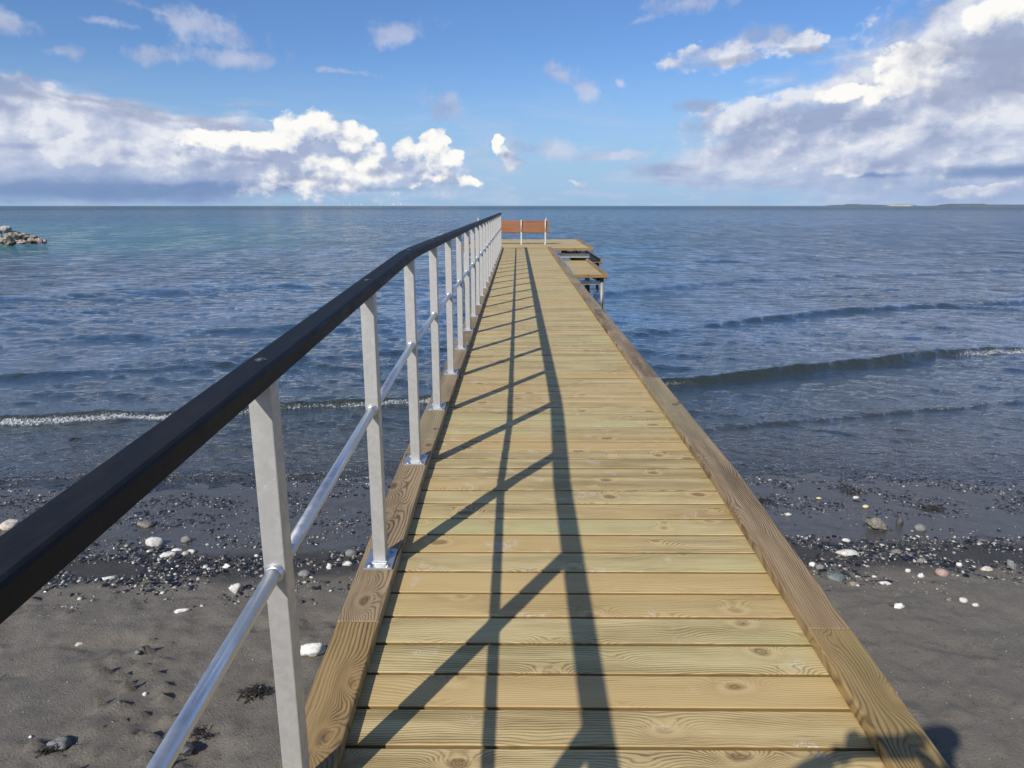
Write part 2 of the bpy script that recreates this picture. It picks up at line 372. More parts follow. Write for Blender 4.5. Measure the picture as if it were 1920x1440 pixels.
# ------------------------------------------------------------------ the sea
def crest(pts, X): p = np.array(pts); return np.interp(X, p[:, 0], p[:, 1])
def aa(*px): return [(lambda v: (v.x, v.y))(at(x, y, 0.0)) for x, y in px]
cr1 = [(-30, 5.5)]+aa((0, 793), (340, 778), (560, 760), (810, 750))+aa((1240, 722), (1400, 706), (1600, 683), (1800, 662), (1920, 656))+[(40, 22)]
cr2 = [(-40, 5)]+aa((0, 705), (300, 690), (680, 665))+aa((1240, 622), (1400, 601), (1600, 582), (1920, 566))+[(60, 34)]
cr3 = [(-30, 5)]+aa((0, 903), (350, 893), (700, 880))+aa((1340, 806), (1600, 782), (1920, 752))+[(30, 15)]
cr4 = [(-60, 12)]+aa((0, 640), (500, 615), (850, 590))+aa((1140, 548), (1400, 524), (1920, 505))+[(90, 45)]
cr5 = [(-90, 25)]+aa((0, 560), (850, 520))+aa((1140, 505), (1300, 490), (1920, 470))+[(120, 60)]
CRESTS = [ # polyline, amplitude by x, front width, back width
  (cr1, ([-9, -7, -4, -1, 2, 2.6, 5, 8, 9.5, 14], [.085, .085, .07, .085, .08, .09, .115, .115, .10, .08]), .085, .6),
  (cr2, ([-12, -8, -3, 1, 4, 6, 9, 14, 20], [.025, .03, .035, .025, .04, .085, .10, .075, .05]), .15, .9),
  (cr3, ([-9, -5, -1, 2, 5, 8, 12], [.014, .018, .016, .014, .028, .034, .03]), .05, .35),
  (cr4, ([-30, 0, 5, 30], [.045, .04, .075, .07]), .35, 1.3),
  (cr5, ([-60, 0, 60], [.07, .06, .10]), .6, 2.0)]
WAVES = []
for i in range(130):
    L = .08*(26**(rng.random()**1.55)); k = 2*np.pi/L
    th = rng.normal(.30, .55 if L < 1 else .30) ; sl_ = rng.uniform(.5, 1)*(.036 if L < .8 else .017)
    WAVES.append((k*math.sin(th), k*math.cos(th), sl_/k, rng.random()*6.28, L))
def sea_height(X, Y, sp):
    Z = np.zeros_like(X); T = shore_t(X, Y)
    calm = np.clip((T-6.6)/3.0, 0.10, 1); calmS = np.clip((T-6.4)/1.0, .15, 1)
    gust = np.clip(.85+.8*fbm(X*.11, Y*.05+3, 3), .4, 1.4)
    wx = .25*fbm(X*.35, Y*.35+9, 2); wy = .25*fbm(X*.3+40, Y*.3, 2)
    for kx, ky, a, ph, L in WAVES:
        fade = np.clip((L/sp-3)/3, 0, 1)
        if fade.max() <= 0: continue
        Z += a*fade*(calmS if L < .45 else calm)*np.sin(kx*(X+wx)+ky*(Y+wy)+ph)
    Z *= gust
    foam = np.zeros_like(X)
    for ci, (pl, (ax, aA), wf_, wb) in enumerate(CRESTS):
        wob = .14*fbm(X*.8+ci*9, X*0+ci*3.3, 3)+.03*fbm(X*6, Y*0+ci, 2)
        s = Y-crest(pl, X)-wob
        A = np.interp(X, ax, aA)*(1+.25*fbm(X*.45+ci*5, Y*0+2, 2))
        front = s < 0
        Z += A*np.where(front, np.exp(-(s/wf_)**2), np.exp(-(s/wb)**2))-A*.22*np.exp(-((s+wf_*4)/(wf_*3.2))**2)
        if ci == 0:
            FX = np.interp(X, [-9, -6.8, -4.6, -3.9, -3.0, -1.9, -1.2, 0, 1.6, 2.5, 2.9, 3.3, 8.0, 8.8, 10, 14], [.9, 1, 1, .9, .8, .95, .95, .7, .5, .8, .6, .22, .22, .9, 1, .8])
            foam = np.maximum(foam, FX*np.exp(-((s+.10)/.10)**2))
            foam = np.maximum(foam, .62*np.exp(-((s-.0)/.035)**2)*np.interp(X, [-9, 3, 4, 7, 14], [1, 1, .55, .6, 1]))
        if ci == 2:
            foam = np.maximum(foam, .98*np.exp(-((s+.02)/.03)**2)*np.interp(X, [-9, 0, 3, 9], [.9, .8, .75, 1]))
    Z += foam*.022*fbm(X*19, Y*19, 3)*np.clip(.2/sp, 0, 1)
    # thin swash running up the sand
    Z = Z+np.where(T < 7.4, .006*np.clip((7.4-T)/1.0, 0, 1), 0)
    return Z, foam
rows = np.concatenate([np.arange(5.6, 9.0, .022), 9.0*np.exp(np.arange(0, math.log(500/9.0), .0036)), np.geomspace(520, 60000, 60)])
u = np.concatenate([np.linspace(-2.6, -.86, 60)[:-1], np.linspace(-.86, .86, 820), np.linspace(.86, 2.6, 60)[1:]])
U, YY = np.meshgrid(u, rows); XX = U*(YY+1.2)
SPC = np.maximum(np.gradient(rows)[:, None], np.gradient(u)[None, :]*(YY+1.2))
ZZ, FO = sea_height(XX, YY, SPC)
BD = bed(XX, YY)
m_sea, t, b = mat('sea_water', .05); m_sea.node_tree.nodes.remove(b)
geo = t.new('ShaderNodeNewGeometry'); g = geo.outputs['Position']
depth = t.attr('depth').outputs['Fac']; foam = t.attr('foam').outputs['Fac']
gx_, gy_, gz_ = t.sep(g)
dist = t.v('LENGTH', t.xyz(gx_, gy_, 0))
gs = t.v('MULTIPLY', g, (.55, 1, 1))
rip = t.m('ADD', t.m('MULTIPLY', t.noise(gs, 11, 4, .62, .3), .5), t.m('MULTIPLY', t.noise(t.v('MULTIPLY', g, (.6, 1, 1)), 38, 3, .6), .20))
rip2 = t.noise(t.v('MULTIPLY', g, (.40, 1, 1)), 2.6, 6, .66, .2)
nfar = t.mr(dist, 12, 60, 0, 1)
hgt = t.m('ADD', t.m('MULTIPLY', rip, t.mr(dist, 6, 40, .075, .16)), t.m('MULTIPLY', rip2, t.mr(dist, 12, 70, 0.0, .50)))
hgt = t.m('MULTIPLY', hgt, t.mr(t.noise(t.v('MULTIPLY', g, (.25, 1, 1)), .12, 4, .6), .3, .7, .65, 1.25))
nrm = t.bump(hgt, 1.0, .55)
tp = t.mr(t.noise(t.v('MULTIPLY', g, (.25, 1, 1)), .022, 4, .6), .42, .60, 0, 1, True)
left_ = t.mr(t.m('DIVIDE', gx_, t.m('ADD', gy_, 5)), -.08, -.45, 0.0, 1.0, True)
bank = t.m('MULTIPLY', t.m('MULTIPLY', t.mr(dist, 38, 62, 0, 1, True), t.mr(dist, 120, 220, 1, 0, True)), left_)
teal = t.m('MAXIMUM', t.m('MULTIPLY', bank, .85), t.m('MULTIPLY', t.m('MULTIPLY', tp, left_), .4))
deep = t.mix(teal, (.030, .064, .088, 1), (.050, .165, .160, 1))
body = t.mix(t.mr(depth, .5, 2.4, 0, 1, True), (.032, .042, .030, 1), deep)
dif = t.new('ShaderNodeBsdfDiffuse'); t.put(dif.inputs[0], body); 
tr = t.new('ShaderNodeBsdfTransparent'); t.put(tr.inputs[0], t.mix(t.mr(depth, 0, .5, 0, 1), (.95, .96, .95, 1), (.70, .80, .75, 1)))
ms1 = t.new('ShaderNodeMixShader'); t.put(ms1.inputs[0], t.m('SUBTRACT', 1.0, t.m('EXPONENT', t.m('MULTIPLY', depth, -1.4))))
m_sea.node_tree.links.new(tr.outputs[0], ms1.inputs[1]); m_sea.node_tree.links.new(dif.outputs[0], ms1.inputs[2])
gl = t.new('ShaderNodeBsdfGlossy'); t.put(gl.inputs['Roughness'], t.mr(dist, 10, 300, .03, .10)); t.put(gl.inputs['Normal'], nrm); gl.inputs[0].default_value = (.95, .97, 1, 1)
fr = t.new('ShaderNodeFresnel'); fr.inputs[0].default_value = 1.333; t.put(fr.inputs['Normal'], nrm)
grp = t.noise(t.v('MULTIPLY', g, (1.0, .30, 1)), .55, 10, .80)          # wind gusts and wave groups roughen the surface unevenly
frc = t.m('MINIMUM', t.m('MULTIPLY', fr.outputs[0], t.mr(dist, 7.5, 17, .75, 2.3)), t.m('MINIMUM', t.mr(dist, 15, 90, .94, .80), t.mr(dist, 90, 700, .80, .32)))
gw = t.mr(dist, 8, 45, .25, .75)
frc = t.m('MULTIPLY', frc, t.m('ADD', 1.0, t.m('MULTIPLY', gw, t.m('MULTIPLY', t.m('SUBTRACT', grp, .5), 3.6))), clamp=True)
ms2 = t.new('ShaderNodeMixShader'); t.put(ms2.inputs[0], frc)
m_sea.node_tree.links.new(ms1.outputs[0], ms2.inputs[1]); m_sea.node_tree.links.new(gl.outputs[0], ms2.inputs[2])
fo = t.new('ShaderNodeBsdfPrincipled'); fo.inputs['Base Color'].default_value = (.62, .65, .66, 1); fo.inputs['Roughness'].default_value = .55
fn = t.noise(g, 34, 6, .78); fv = t.voro(t.v('ADD', g, t.v('SCALE', t.noise(g, 20, 2, .5, col=True), .03)), 46)
t.put(fo.inputs['Normal'], t.bump(t.m('ADD', fn, fv), .8, .02))
fmask = t.mr(t.m('ADD', t.m('MULTIPLY', foam, 1.0), t.m('ADD', t.m('MULTIPLY', t.m('SUBTRACT', fn, .55), 2.2), t.m('MULTIPLY', t.m('SUBTRACT', fv, .5), .35))), .60, 1.10, 0, .85, True)
fmask = t.m('MULTIPLY', fmask, t.mr(foam, .02, .2, 0, 1))
ms3 = t.new('ShaderNodeMixShader'); t.put(ms3.inputs[0], fmask)
m_sea.node_tree.links.new(ms2.outputs[0], ms3.inputs[1]); m_sea.node_tree.links.new(fo.outputs[0], ms3.inputs[2])
m_sea.node_tree.links.new(ms3.outputs[0], m_sea.node_tree.nodes['Material Output'].inputs[0])
sea = tag(grid_obj('water', XX, YY, ZZ, m_sea, {'depth': np.maximum(ZZ-BD, 0), 'foam': FO}), kind='structure')

# ------------------------------------------------------------------ wood, metal and plastic
def wood(name, light, dark_, knotc, ringk, grey=0.0, contrast=1.0, ringsp=.0085, specks=False, rough=.62, edge=None):
    m, t, b = mat(name, rough, spec=.35)
    wc = t.attr('wc').outputs['Vector']; al, ac, de = t.sep(wc)
    kv = t.xyz(t.m('MULTIPLY', al, 3.7), t.m('MULTIPLY', ac, 6.4), t.m('MULTIPLY', de, 2.0))
    d = t.voro(t.v('ADD', kv, t.v('SCALE', t.v('SUBTRACT', t.noise(kv, 2.2, 3, .5, col=True), (.5, .5, .5)), .22)), 1.0)
    near = t.m('EXPONENT', t.m('MULTIPLY', t.m('MULTIPLY', d, d), -14.0))
    lowv = t.xyz(t.m('MULTIPLY', al, .9), t.m('MULTIPLY', ac, 3.5), t.m('MULTIPLY', de, 1.0))
    flow = t.noise(lowv, 1.0, 2, .4)
    ph = t.m('ADD', t.m('DIVIDE', ac, ringsp), t.m('ADD', t.m('MULTIPLY', flow, 17.0), t.m('MULTIPLY', near, ringk)))
    ph = t.m('ADD', ph, t.m('MULTIPLY', t.noise(t.xyz(t.m('MULTIPLY', al, 9), t.m('MULTIPLY', ac, 30), de), 1, 3, .5), .7))
    ring = t.m('POWER', t.m('ADD', .5, t.m('MULTIPLY', t.m('SINE', t.m('MULTIPLY', ph, 6.2832)), .5)), 2.2)
    ring = t.m('MULTIPLY', ring, t.mr(t.noise(t.xyz(t.m('MULTIPLY', al, 1.4), t.m('MULTIPLY', ac, 9), de), 1, 3, .6), .3, .7, .25, 1.0))
    fib = t.noise(t.xyz(t.m('MULTIPLY', al, 7), t.m('MULTIPLY', ac, 420), t.m('MULTIPLY', de, 100)), 1, 4, .65)
    broad = t.noise(t.xyz(t.m('MULTIPLY', al, 1.1), t.m('MULTIPLY', ac, 11), t.m('MULTIPLY', de, 3)), 1, 5, .6)
    amt = t.m('MULTIPLY', t.m('ADD', t.m('MULTIPLY', ring, .80), t.m('ADD', t.m('MULTIPLY', t.m('SUBTRACT', fib, .45), 1.0), t.m('MULTIPLY', t.m('SUBTRACT', broad, .44), 1.7))), contrast, clamp=True)
    c = t.mix(amt, light, dark_)
    tint = t.noise(t.xyz(t.m('MULTIPLY', al, .16), t.m('MULTIPLY', ac, .55), de), 1.0, 2, .5)
    c = t.mix(t.mr(tint, .36, .47, .6, 0, True), c, tuple(x*y for x, y in zip(light, (.80, .93, .86))))
    c = t.mix(t.mr(tint, .52, .64, 0, .75, True), c, tuple(x*y for x, y in zip(light, (.88, .78, .66))))
    c = t.mix(t.m('MULTIPLY', near, .50), c, knotc)
    kn = t.mr(d, .085, .14, 1, 0, True)
    kr = t.mr(t.m('SINE', t.m('MULTIPLY', d, 160.0)), -1, 1, .35, 1.0)
    c = t.mix(t.m('MULTIPLY', kn, t.m('MULTIPLY', kr, .62)), c, tuple(x*.32 for x in knotc))
    halo = t.m('MULTIPLY', t.mr(d, .13, .17, 0, 1, True), t.mr(d, .17, .30, 1, 0, True))
    c = t.mix(t.m('MULTIPLY', halo, .30), c, tuple(min(1, x*1.25) for x in light))
    crack = t.mr(t.noise(t.xyz(t.m('MULTIPLY', al, 5), t.m('MULTIPLY', ac, 150), de), 1, 2, .5), .70, .76, 0, .55)
    c = t.mix(crack, c, tuple(x*.30 for x in dark_))
    if specks:
        sp_ = t.m('MULTIPLY', t.mr(t.noise(wc, 7.0, 2, .5), .655, .70, 0, 1), t.mr(t.noise(wc, 190, 3, .6), .52, .58, 0, .75))
        c = t.mix(sp_, c, (.62, .58, .54, 1))
    if edge: c = t.mix(t.mr(t.sep(t.new('ShaderNodeNewGeometry').outputs['True Normal'])[2], .80, .35, 0, .85, True), c, edge)  # side faces browner and darker: shade of the board gaps put into the colour
    t.put(b.inputs['Base Color'], c)
    hgt = t.m('ADD', t.m('MULTIPLY', ring, -.5), t.m('ADD', t.m('MULTIPLY', fib, .6), t.m('MULTIPLY', kn, -.8)))
    t.put(b.inputs['Normal'], t.bump(hgt, .55, .0022))
    t.put(b.inputs['Roughness'], t.mr(fib, .3, .7, rough-.08, rough+.12))
    return m
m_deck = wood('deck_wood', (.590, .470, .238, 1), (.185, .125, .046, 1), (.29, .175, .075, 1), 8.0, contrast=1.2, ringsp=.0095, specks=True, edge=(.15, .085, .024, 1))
m_kerb = wood('kerb_wood', (.360, .268, .155, 1), (.085, .055, .028, 1), (.14, .085, .045, 1), 9.0, contrast=1.35, ringsp=.0125)
m_kerb_end = wood('kerb_wood_ochre', (.36, .245, .105, 1), (.080, .048, .018, 1), (.20, .115, .055, 1), 8.0, contrast=1.15, ringsp=.0125)
m_under = wood('frame_wood', (.30, .20, .09, 1), (.16, .10, .05, 1), (.12, .07, .04, 1), 5.0)
m_bench = wood('bench_wood', (.36, .140, .048, 1), (.14, .050, .018, 1), (.10, .04, .02, 1), 2.0, contrast=1.0, rough=.5)

m_zinc, t, b = mat('galvanised_steel', .42, .55, (.5, .5, .5))
g = t.new('ShaderNodeTexCoord').outputs['Object']
sp_ = t.noise(g, 22, 4, .6); fl = t.voro(g, 55, out='Color'); br = t.noise(t.v('MULTIPLY', g, (60, 60, 2.0)), 2, 3, .6)
c = t.mix(t.m('MULTIPLY', sp_, .8), (.60, .59, .56, 1), (.40, .395, .38, 1)); c = t.mix(.055, c, t.sep(fl)[0])
c = t.mix(t.mr(br, .55, .7, 0, .25), c, (.44, .43, .41, 1))
dots = t.m('MULTIPLY', t.mr(t.voro(g, 75), .05, .13, 1, 0), t.mr(t.noise(g, 14, 2, .5), .50, .62, 0, .8))
c = t.mix(dots, c, (.92, .92, .90, 1))
t.put(b.inputs['Base Color'], c); t.put(b.inputs['Roughness'], t.mr(sp_, .3, .7, .42, .62)); t.put(b.inputs['Normal'], t.bump(t.m('ADD', sp_, dots), .25, .002))
m_plate, t, b = mat('bright_zinc', .30, .85, (.62, .64, .66))
g = t.new('ShaderNodeTexCoord').outputs['Object']; q = t.noise(g, 40, 4, .6)
t.put(b.inputs['Base Color'], t.mix(q, (.72, .75, .78, 1), (.50, .51, .52, 1))); t.put(b.inputs['Roughness'], t.mr(q, .3, .7, .2, .48))
m_tube, t, b = mat('galvanised_tube', .25, .92, (.72, .73, .74))
g = t.new('ShaderNodeTexCoord').outputs['Object']; q = t.noise(t.v('MULTIPLY', g, (90, 1.5, 90)), 1, 4, .65); q2 = t.noise(g, 30, 4, .6)
t.put(b.inputs['Base Color'], t.mix(q, (.82, .83, .84, 1), (.52, .53, .54, 1))); t.put(b.inputs['Roughness'], t.m('ADD', t.mr(q2, .3, .7, .28, .48), t.mr(q, .3, .7, 0, .1)))
t.put(b.inputs['Normal'], t.bump(q2, .12, .002))
m_rail, t, b = mat('black_composite', .5, 0, (.02, .021, .024), .22)
g = t.new('ShaderNodeTexCoord').outputs['Object']; q = t.noise(g, 120, 3, .6); q2 = t.noise(t.v('MULTIPLY', g, (1, .25, 1)), 26, 5, .65)
c = t.mix(t.mr(q2, .35, .7, 0, 1), (.008, .0085, .010, 1), (.018, .019, .021, 1))
c = t.mix(t.mr(t.noise(t.v('MULTIPLY', g, (1, .3, 1)), 210, 2, .6), .70, .76, 0, .22), c, (.10, .10, .10, 1))
t.put(b.inputs['Base Color'], c); t.put(b.inputs['Roughness'], t.mr(q2, .3, .7, .48, .7)); t.put(b.inputs['Normal'], t.bump(t.m('ADD', q, q2), .25, .0015))
m_bolt = mat('bolt_steel', .28, .95, (.55, .56, .58))[0]
m_rbolt = mat('dull_bolt', .35, .8, (.16, .16, .17))[0]
m_pile, t, b = mat('pile_steel', .5, .4, (.38, .39, .38))
g = t.new('ShaderNodeNewGeometry').outputs['Position']; q = t.noise(t.v('MULTIPLY', g, (1, 1, .3)), 18, 5, .6); zz = t.sep(g)[2]
c = t.mix(q, (.46, .46, .43, 1), (.26, .25, .22, 1)); c = t.mix(t.mr(t.m('ADD', zz, t.m('MULTIPLY', q, .3)), .30, .55, 1, 0), c, (.045, .050, .032, 1))
t.put(b.inputs['Base Color'], c)
m_dark = mat('black_bracket', .6, .2, (.02, .02, .022))[0]

# ------------------------------------------------------------------ the pier
DZ = 1.42; BEND = 3.46; SL = .0535
def deck_z(y): return DZ-SL*max(0.0, BEND-y)
XL0, XL1, XR0, XR1 = -.632, -.485, 1.010, 1.158     # outer/inner faces of the two kerbs
pier = empty('pier', (.26, 3.46, 0)); tag(pier, 'long narrow wooden pier running out from the beach over the sea', 'pier')
PO = Vector((.26, 3.46, 0))
def pp(mb, name, m, parent=None):      # build a part of the pier (vertices given in world space)
    o = mb.build(name, m, parent or pier)
    if parent is None or parent is pier: o.matrix_parent_inverse = Matrix.Translation(-PO)
    else: o.matrix_parent_inverse = Matrix()
    return o
BP = .1515; BT = .030
mb = MB(); y = -2.40; i = 0
y = 1.710-BP*28+.004
while y < 24.55:
    wd = BP-.0105-random.random()*.003; z0 = deck_z(y+wd/2)-BT/2+random.uniform(-.0010, .0010); sl_ = SL if y < BEND-.07 else 0.0
    tilt = random.uniform(-.006, .006)+sl_; skew = random.uniform(-.0009, .0009)
    prof = rrect(wd, BT, .0045, 3, 0, 0, False)
    yc = y+wd/2
    fr_ = lambda t_, p, q, yc=yc, z0=z0, tilt=tilt, skew=skew: (t_, yc+p+skew*t_, z0+q+tilt*p)
    nseg = 1
    mb.prism(prof, XL0+.012+random.uniform(-.003, .003), XR1-.012+random.uniform(-.003, .003), fr_, (random.uniform(0, 90), i*1.37, random.uniform(0, 5)))
    y += BP; i += 1
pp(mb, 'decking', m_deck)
# kerb beams lying on the decking, butt-jointed
KH = .046
def kerb_beam(x0, x1, y0, y1, m, dx=0, dz=0):
    mbk = MB(); pr = rrect(x1-x0, KH, .006, 3); xc = (x0+x1)/2+dx; off = (random.uniform(0, 90), random.uniform(0, 90), random.uniform(0, 9))
    ys = [y0+.0018, y1-.0018]
    if y0 < BEND < y1: ys = [y0+.0018, BEND, y1-.0018]
    n = len(pr); v = []; wc = []; f = []
    rings = []
    for k, yy in enumerate(ys): rings.append((yy, 1.0))
    rings = [(ys[0], .94), (ys[0]+.004, 1)]+[(q, 1) for q in ys[1:-1]]+[(ys[-1]-.004, 1), (ys[-1], .94)]
    for yy, k in rings:
        for p, q in pr:
            v.append((xc+p*(k if k < 1 else 1), yy, deck_z(yy)+.002+KH/2+q*k+dz)); wc.append((yy+off[0], p+off[1], q+off[2]))
    for r in range(len(rings)-1):
        for a in range(n):
            c_ = (a+1) % n; f.append((r*n+a, (r+1)*n+a, (r+1)*n+c_, r*n+c_))
    f.append(tuple(range(n))); f.append(tuple(range((len(rings)-1)*n, len(rings)*n))[::-1])
    mbk.add(v, f, wc); return pp(mbk, 'kerb_beam', m)
for x0, x1, js in ((XL0, XL1, [-2.4, 2.215, 4.02, 7.6, 11.2, 14.8, 18.4, 21.9, 24.6]), (XR0, XR1, [-2.4, 2.185, 5.62, 7.85, 9.6, 12.9, 16.5, 20.1, 24.6])):
    for k in range(len(js)-1):
        kerb_beam(x0, x1, js[k], js[k+1], m_kerb_end if k == 0 else m_kerb, random.uniform(-.0025, .0025) if k else 0, random.uniform(0, .0015))
# joists under the decking
for x0, x1 in ((-.56, -.51), (.24, .29), (1.04, 1.09)):
    mbj = MB()
    v = []
    for yy in (-2.3, BEND, 24.5):
        for xx, zz in ((x0, -BT-.003), (x1, -BT-.003), (x1, -BT-.175), (x0, -BT-.175)): v.append((xx, yy, deck_z(yy)+zz))
    f = [(0, 1, 2, 3), (8, 11, 10, 9)]
    for r in (0, 4):
        for a in range(4): c_ = (a+1) % 4; f.append((r+a, r+4+a, r+4+c_, r+c_))
    mbj.add(v, f, [(q[1], q[0], q[2]) for q in v]); pp(mbj, 'joist', m_under)
def pile(x, y, top, r=.05, bot=-2.2):
    o = pp(MB().tube([(x, y, bot), (x, y, top)], r, 20), 'pile', m_pile); return o
for yy in (4.6, 9.0, 13.4, 17.8, 22.2):
    for x in (-.40, .93): pile(x, yy, DZ-.34)
    pp(MB().box(-.62, 1.15, yy-.04, yy+.04, DZ-.335, DZ-.21, .004), 'cross_beam', m_pile)
# end platform
TY0, TY1, TX0, TX1 = 24.72, 31.3, -1.95, 2.60
def platform(x0, x1, y0, y1, z, name, border=True):
    mbp = MB(); y = y0+.02; k = 0
    while y < y1-.1:
        wd = BP-.008; z0 = z-BT/2+random.uniform(-.001, .001); yc = y+wd/2
        mbp.prism(rrect(wd, BT, .005, 2, 0, 0, False), x0+.02, x1-.02, (lambda t_, p, q, yc=yc, z0=z0: (t_, yc+p, z0+q)), (random.uniform(0, 90), k*1.9+x0, random.uniform(0, 5)))
        y += BP; k += 1
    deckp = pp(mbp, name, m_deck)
    def child(mb_, nm, m_):
        o = mb_.build(nm, m_, deckp); return o
    if border:
        for xa, xb in ((x1-.13, x1+.01), (x0-.01, x0+.13)):
            if xa < 1.2 and x0 > 0: continue
            q = MB(); q.prism(rrect(xb-xa, .034, .005, 2), y0-.012, y1, (lambda t_, p, qq, xc=(xa+xb)/2: (xc+p, t_, z+.020+qq)), (random.uniform(0, 90), 5, 3)); child(q, 'border_board', m_kerb)
    q = MB(); q.prism(rrect(.028, .085, .003, 2), x0, x1, (lambda t_, p, qq: (t_, y0-.012+p, z-.040+qq)), (3, 8, 2)); child(q, 'fascia_board', m_under)
    q = MB(); q.prism(rrect(.028, .085, .003, 2), y0+.02, y1, (lambda t_, p, qq: (x1-.02+p, t_, z-.076+qq)), (3, 18, 2)); child(q, 'fascia_board', m_under)
    return deckp, child
Pz = DZ-.45
T_, ct = platform(TX0, TX1, TY0, TY1, DZ, 'end_platform')
for x in (TX0+.12, .27, TX1-.16):
    for yy in (TY0+.35, TY1-.4): ct(MB().tube([(x, yy, -3.0), (x, yy, DZ-.16)], .055, 20), 'pile', m_pile)
for yy in (TY0+.28, TY1-.4): ct(MB().box(TX0+.1, TX1-.1, yy-.04, yy+.04, DZ-.34, DZ-.20, .004), 'cross_beam', m_zinc)
for x in (1.55, 2.05): ct(MB().tube([(x, TY0+.22, DZ-.19), (x+.22, TY0+.22, DZ-.05)], .018, 8).box(x-.03, x+.03, TY0+.2, TY0+.26, DZ-.2, DZ-.04), 'bracket', m_dark)
S1, c1_ = platform(1.20, 2.50, 19.85, 25.2, Pz, 'side_platform')
for yy in (20.05, 23.9): c1_(MB().tube([(2.38, yy, -2.5), (2.38, yy, Pz-.045)], .05, 20), 'pile', m_pile)
c1_(MB().tube([(2.30, 20.25, -2.5), (1.98, 24.0, -2.5)], .02, 8), 'brace', m_dark)
for yy in (20.1, 23.9): c1_(MB().box(1.16, 2.33, yy-.03, yy+.03, Pz-.30, Pz-.19, .004), 'cross_beam', m_zinc)
c1_(MB().tube([(2.02, 20.16, Pz-.06), (2.30, 20.16, Pz-.20)], .02, 8).box(2.24, 2.36, 20.12, 20.2, Pz-.30, Pz-.06), 'bracket', m_dark)
c1_(MB().box(1.2, 1.26, 20.0, 20.06, Pz-.30, Pz-.06), 'bracket', m_dark)
S2, c2_ = platform(1.9, 2.98, 25.22, 30.4, Pz, 'side_platform')
for yy in (25.5, 29.9): c2_(MB().tube([(2.86, yy, -2.6), (2.86, yy, Pz-.06)], .05, 16), 'pile', m_pile)
c2_(MB().box(2.66, 2.80, 25.3, 25.4, Pz-.26, Pz-.05), 'bracket', m_dark)
# aluminium channel along the outside of the right kerb
pp(MB().box(1.172, 1.225, 15.9, 21.0, DZ-.06, DZ+.004, .004), 'edge_channel', m_tube)

# ------------------------------------------------------------------ the railing
railing = empty('railing', (-.55, 3.66, DZ)); tag(railing, 'white galvanised railing with black handrail along the left edge of the pier', 'railing')
RO = Vector((-.55, 3.66, DZ))
RX = -.552
KT = .048
RH = CAMZ-.214-DZ           # handrail top above the level deck
def rail_z(y):              # smooth bend
    d = (y-3.62)/.10
    return DZ+RH-.0505*(.10*math.log1p(math.exp(-d)) if d > -30 else -.10*d)
def rpart(mb_, nm, m_, parent=None):
    o = mb_.build(nm, m_, parent or railing)
    if parent is None: o.matrix_parent_inverse = Matrix.Translation(-RO)
    return o
def rail_mesh(y0, y1):
    q = MB(); W_, T_h = .090, .043
    pr = [(-.036, -.008), (-.036, -.040), (-.033, -.043), (.033, -.043), (.036, -.040), (.036, -.008), (.033, -.003), (.028, 0), (-.028, 0), (-.033, -.003)]
    ys = [y0]+[k for k in np.arange(-1.5, 24, .12) if y0+.02 < k < y1-.02]+[y1]; v = []; f = []; n = len(pr)
    for k, yy in enumerate(ys):
        for p, zq in pr:
            e = .985 if k in (0, len(ys)-1) else 1
            v.append((RX+p*e, yy, rail_z(yy)+zq))
    for r in range(len(ys)-1):
        for a in range(n):
            c_ = (a+1) % n; f.append((r*n+a, r*n+c_, (r+1)*n+c_, (r+1)*n+a))
    f.append(tuple(range(n))[::-1]); f.append(tuple(range((len(ys)-1)*n, len(ys)*n)))
    q.add(v, f); return q
POSTS = [3.66+1.052*k for k in range(-4, 20)]; POSTS[2] = 1.49; POSTS[3] = 2.62
rj = [-1.2, 4.98, 8.9, 12.8, 16.7, 20.6, POSTS[-1]+.10]
for k in range(len(rj)-1): rpart(rail_mesh(rj[k]+.0015, rj[k+1]-.0015), 'handrail', m_rail)
MH = .49
for k in range(len(POSTS)-1):
    y0, y1 = POSTS[k]+.026, POSTS[k+1]-.026
    z0, z1 = rail_z(POSTS[k])-MH, rail_z(POSTS[k+1])-MH
    rpart(MB().tube([(RX, y0, z0), (RX, (y0+y1)/2, (z0+z1)/2), (RX, y1, z1)], .0168, 20), 'crossbar', m_tube)
def weld(mb_, y, z, d):       # lumpy weld bead round the tube
    seg = 22
    for rr, yo in ((.0215, 0),):
        v = []; f = []; m_ = 7
        for a in range(seg):
            ta_ = 2*math.pi*a/seg; wob = 1+.14*math.sin(a*2.3)+.08*math.sin(a*5.1)
            for c_ in range(m_):
                tb = math.pi*c_/(m_-1); rad = .0165+.0062*wob*math.sin(tb)
                v.append((rad*math.cos(ta_), y+d*(.0105*math.cos(tb)*.9+.003), z+rad*math.sin(ta_)))
        for a in range(seg):
            for c_ in range(m_-1):
                n2 = (a+1) % seg; f.append((a*m_+c_, n2*m_+c_, n2*m_+c_+1, a*m_+c_+1))
        mb_.add(v, f, None, True)
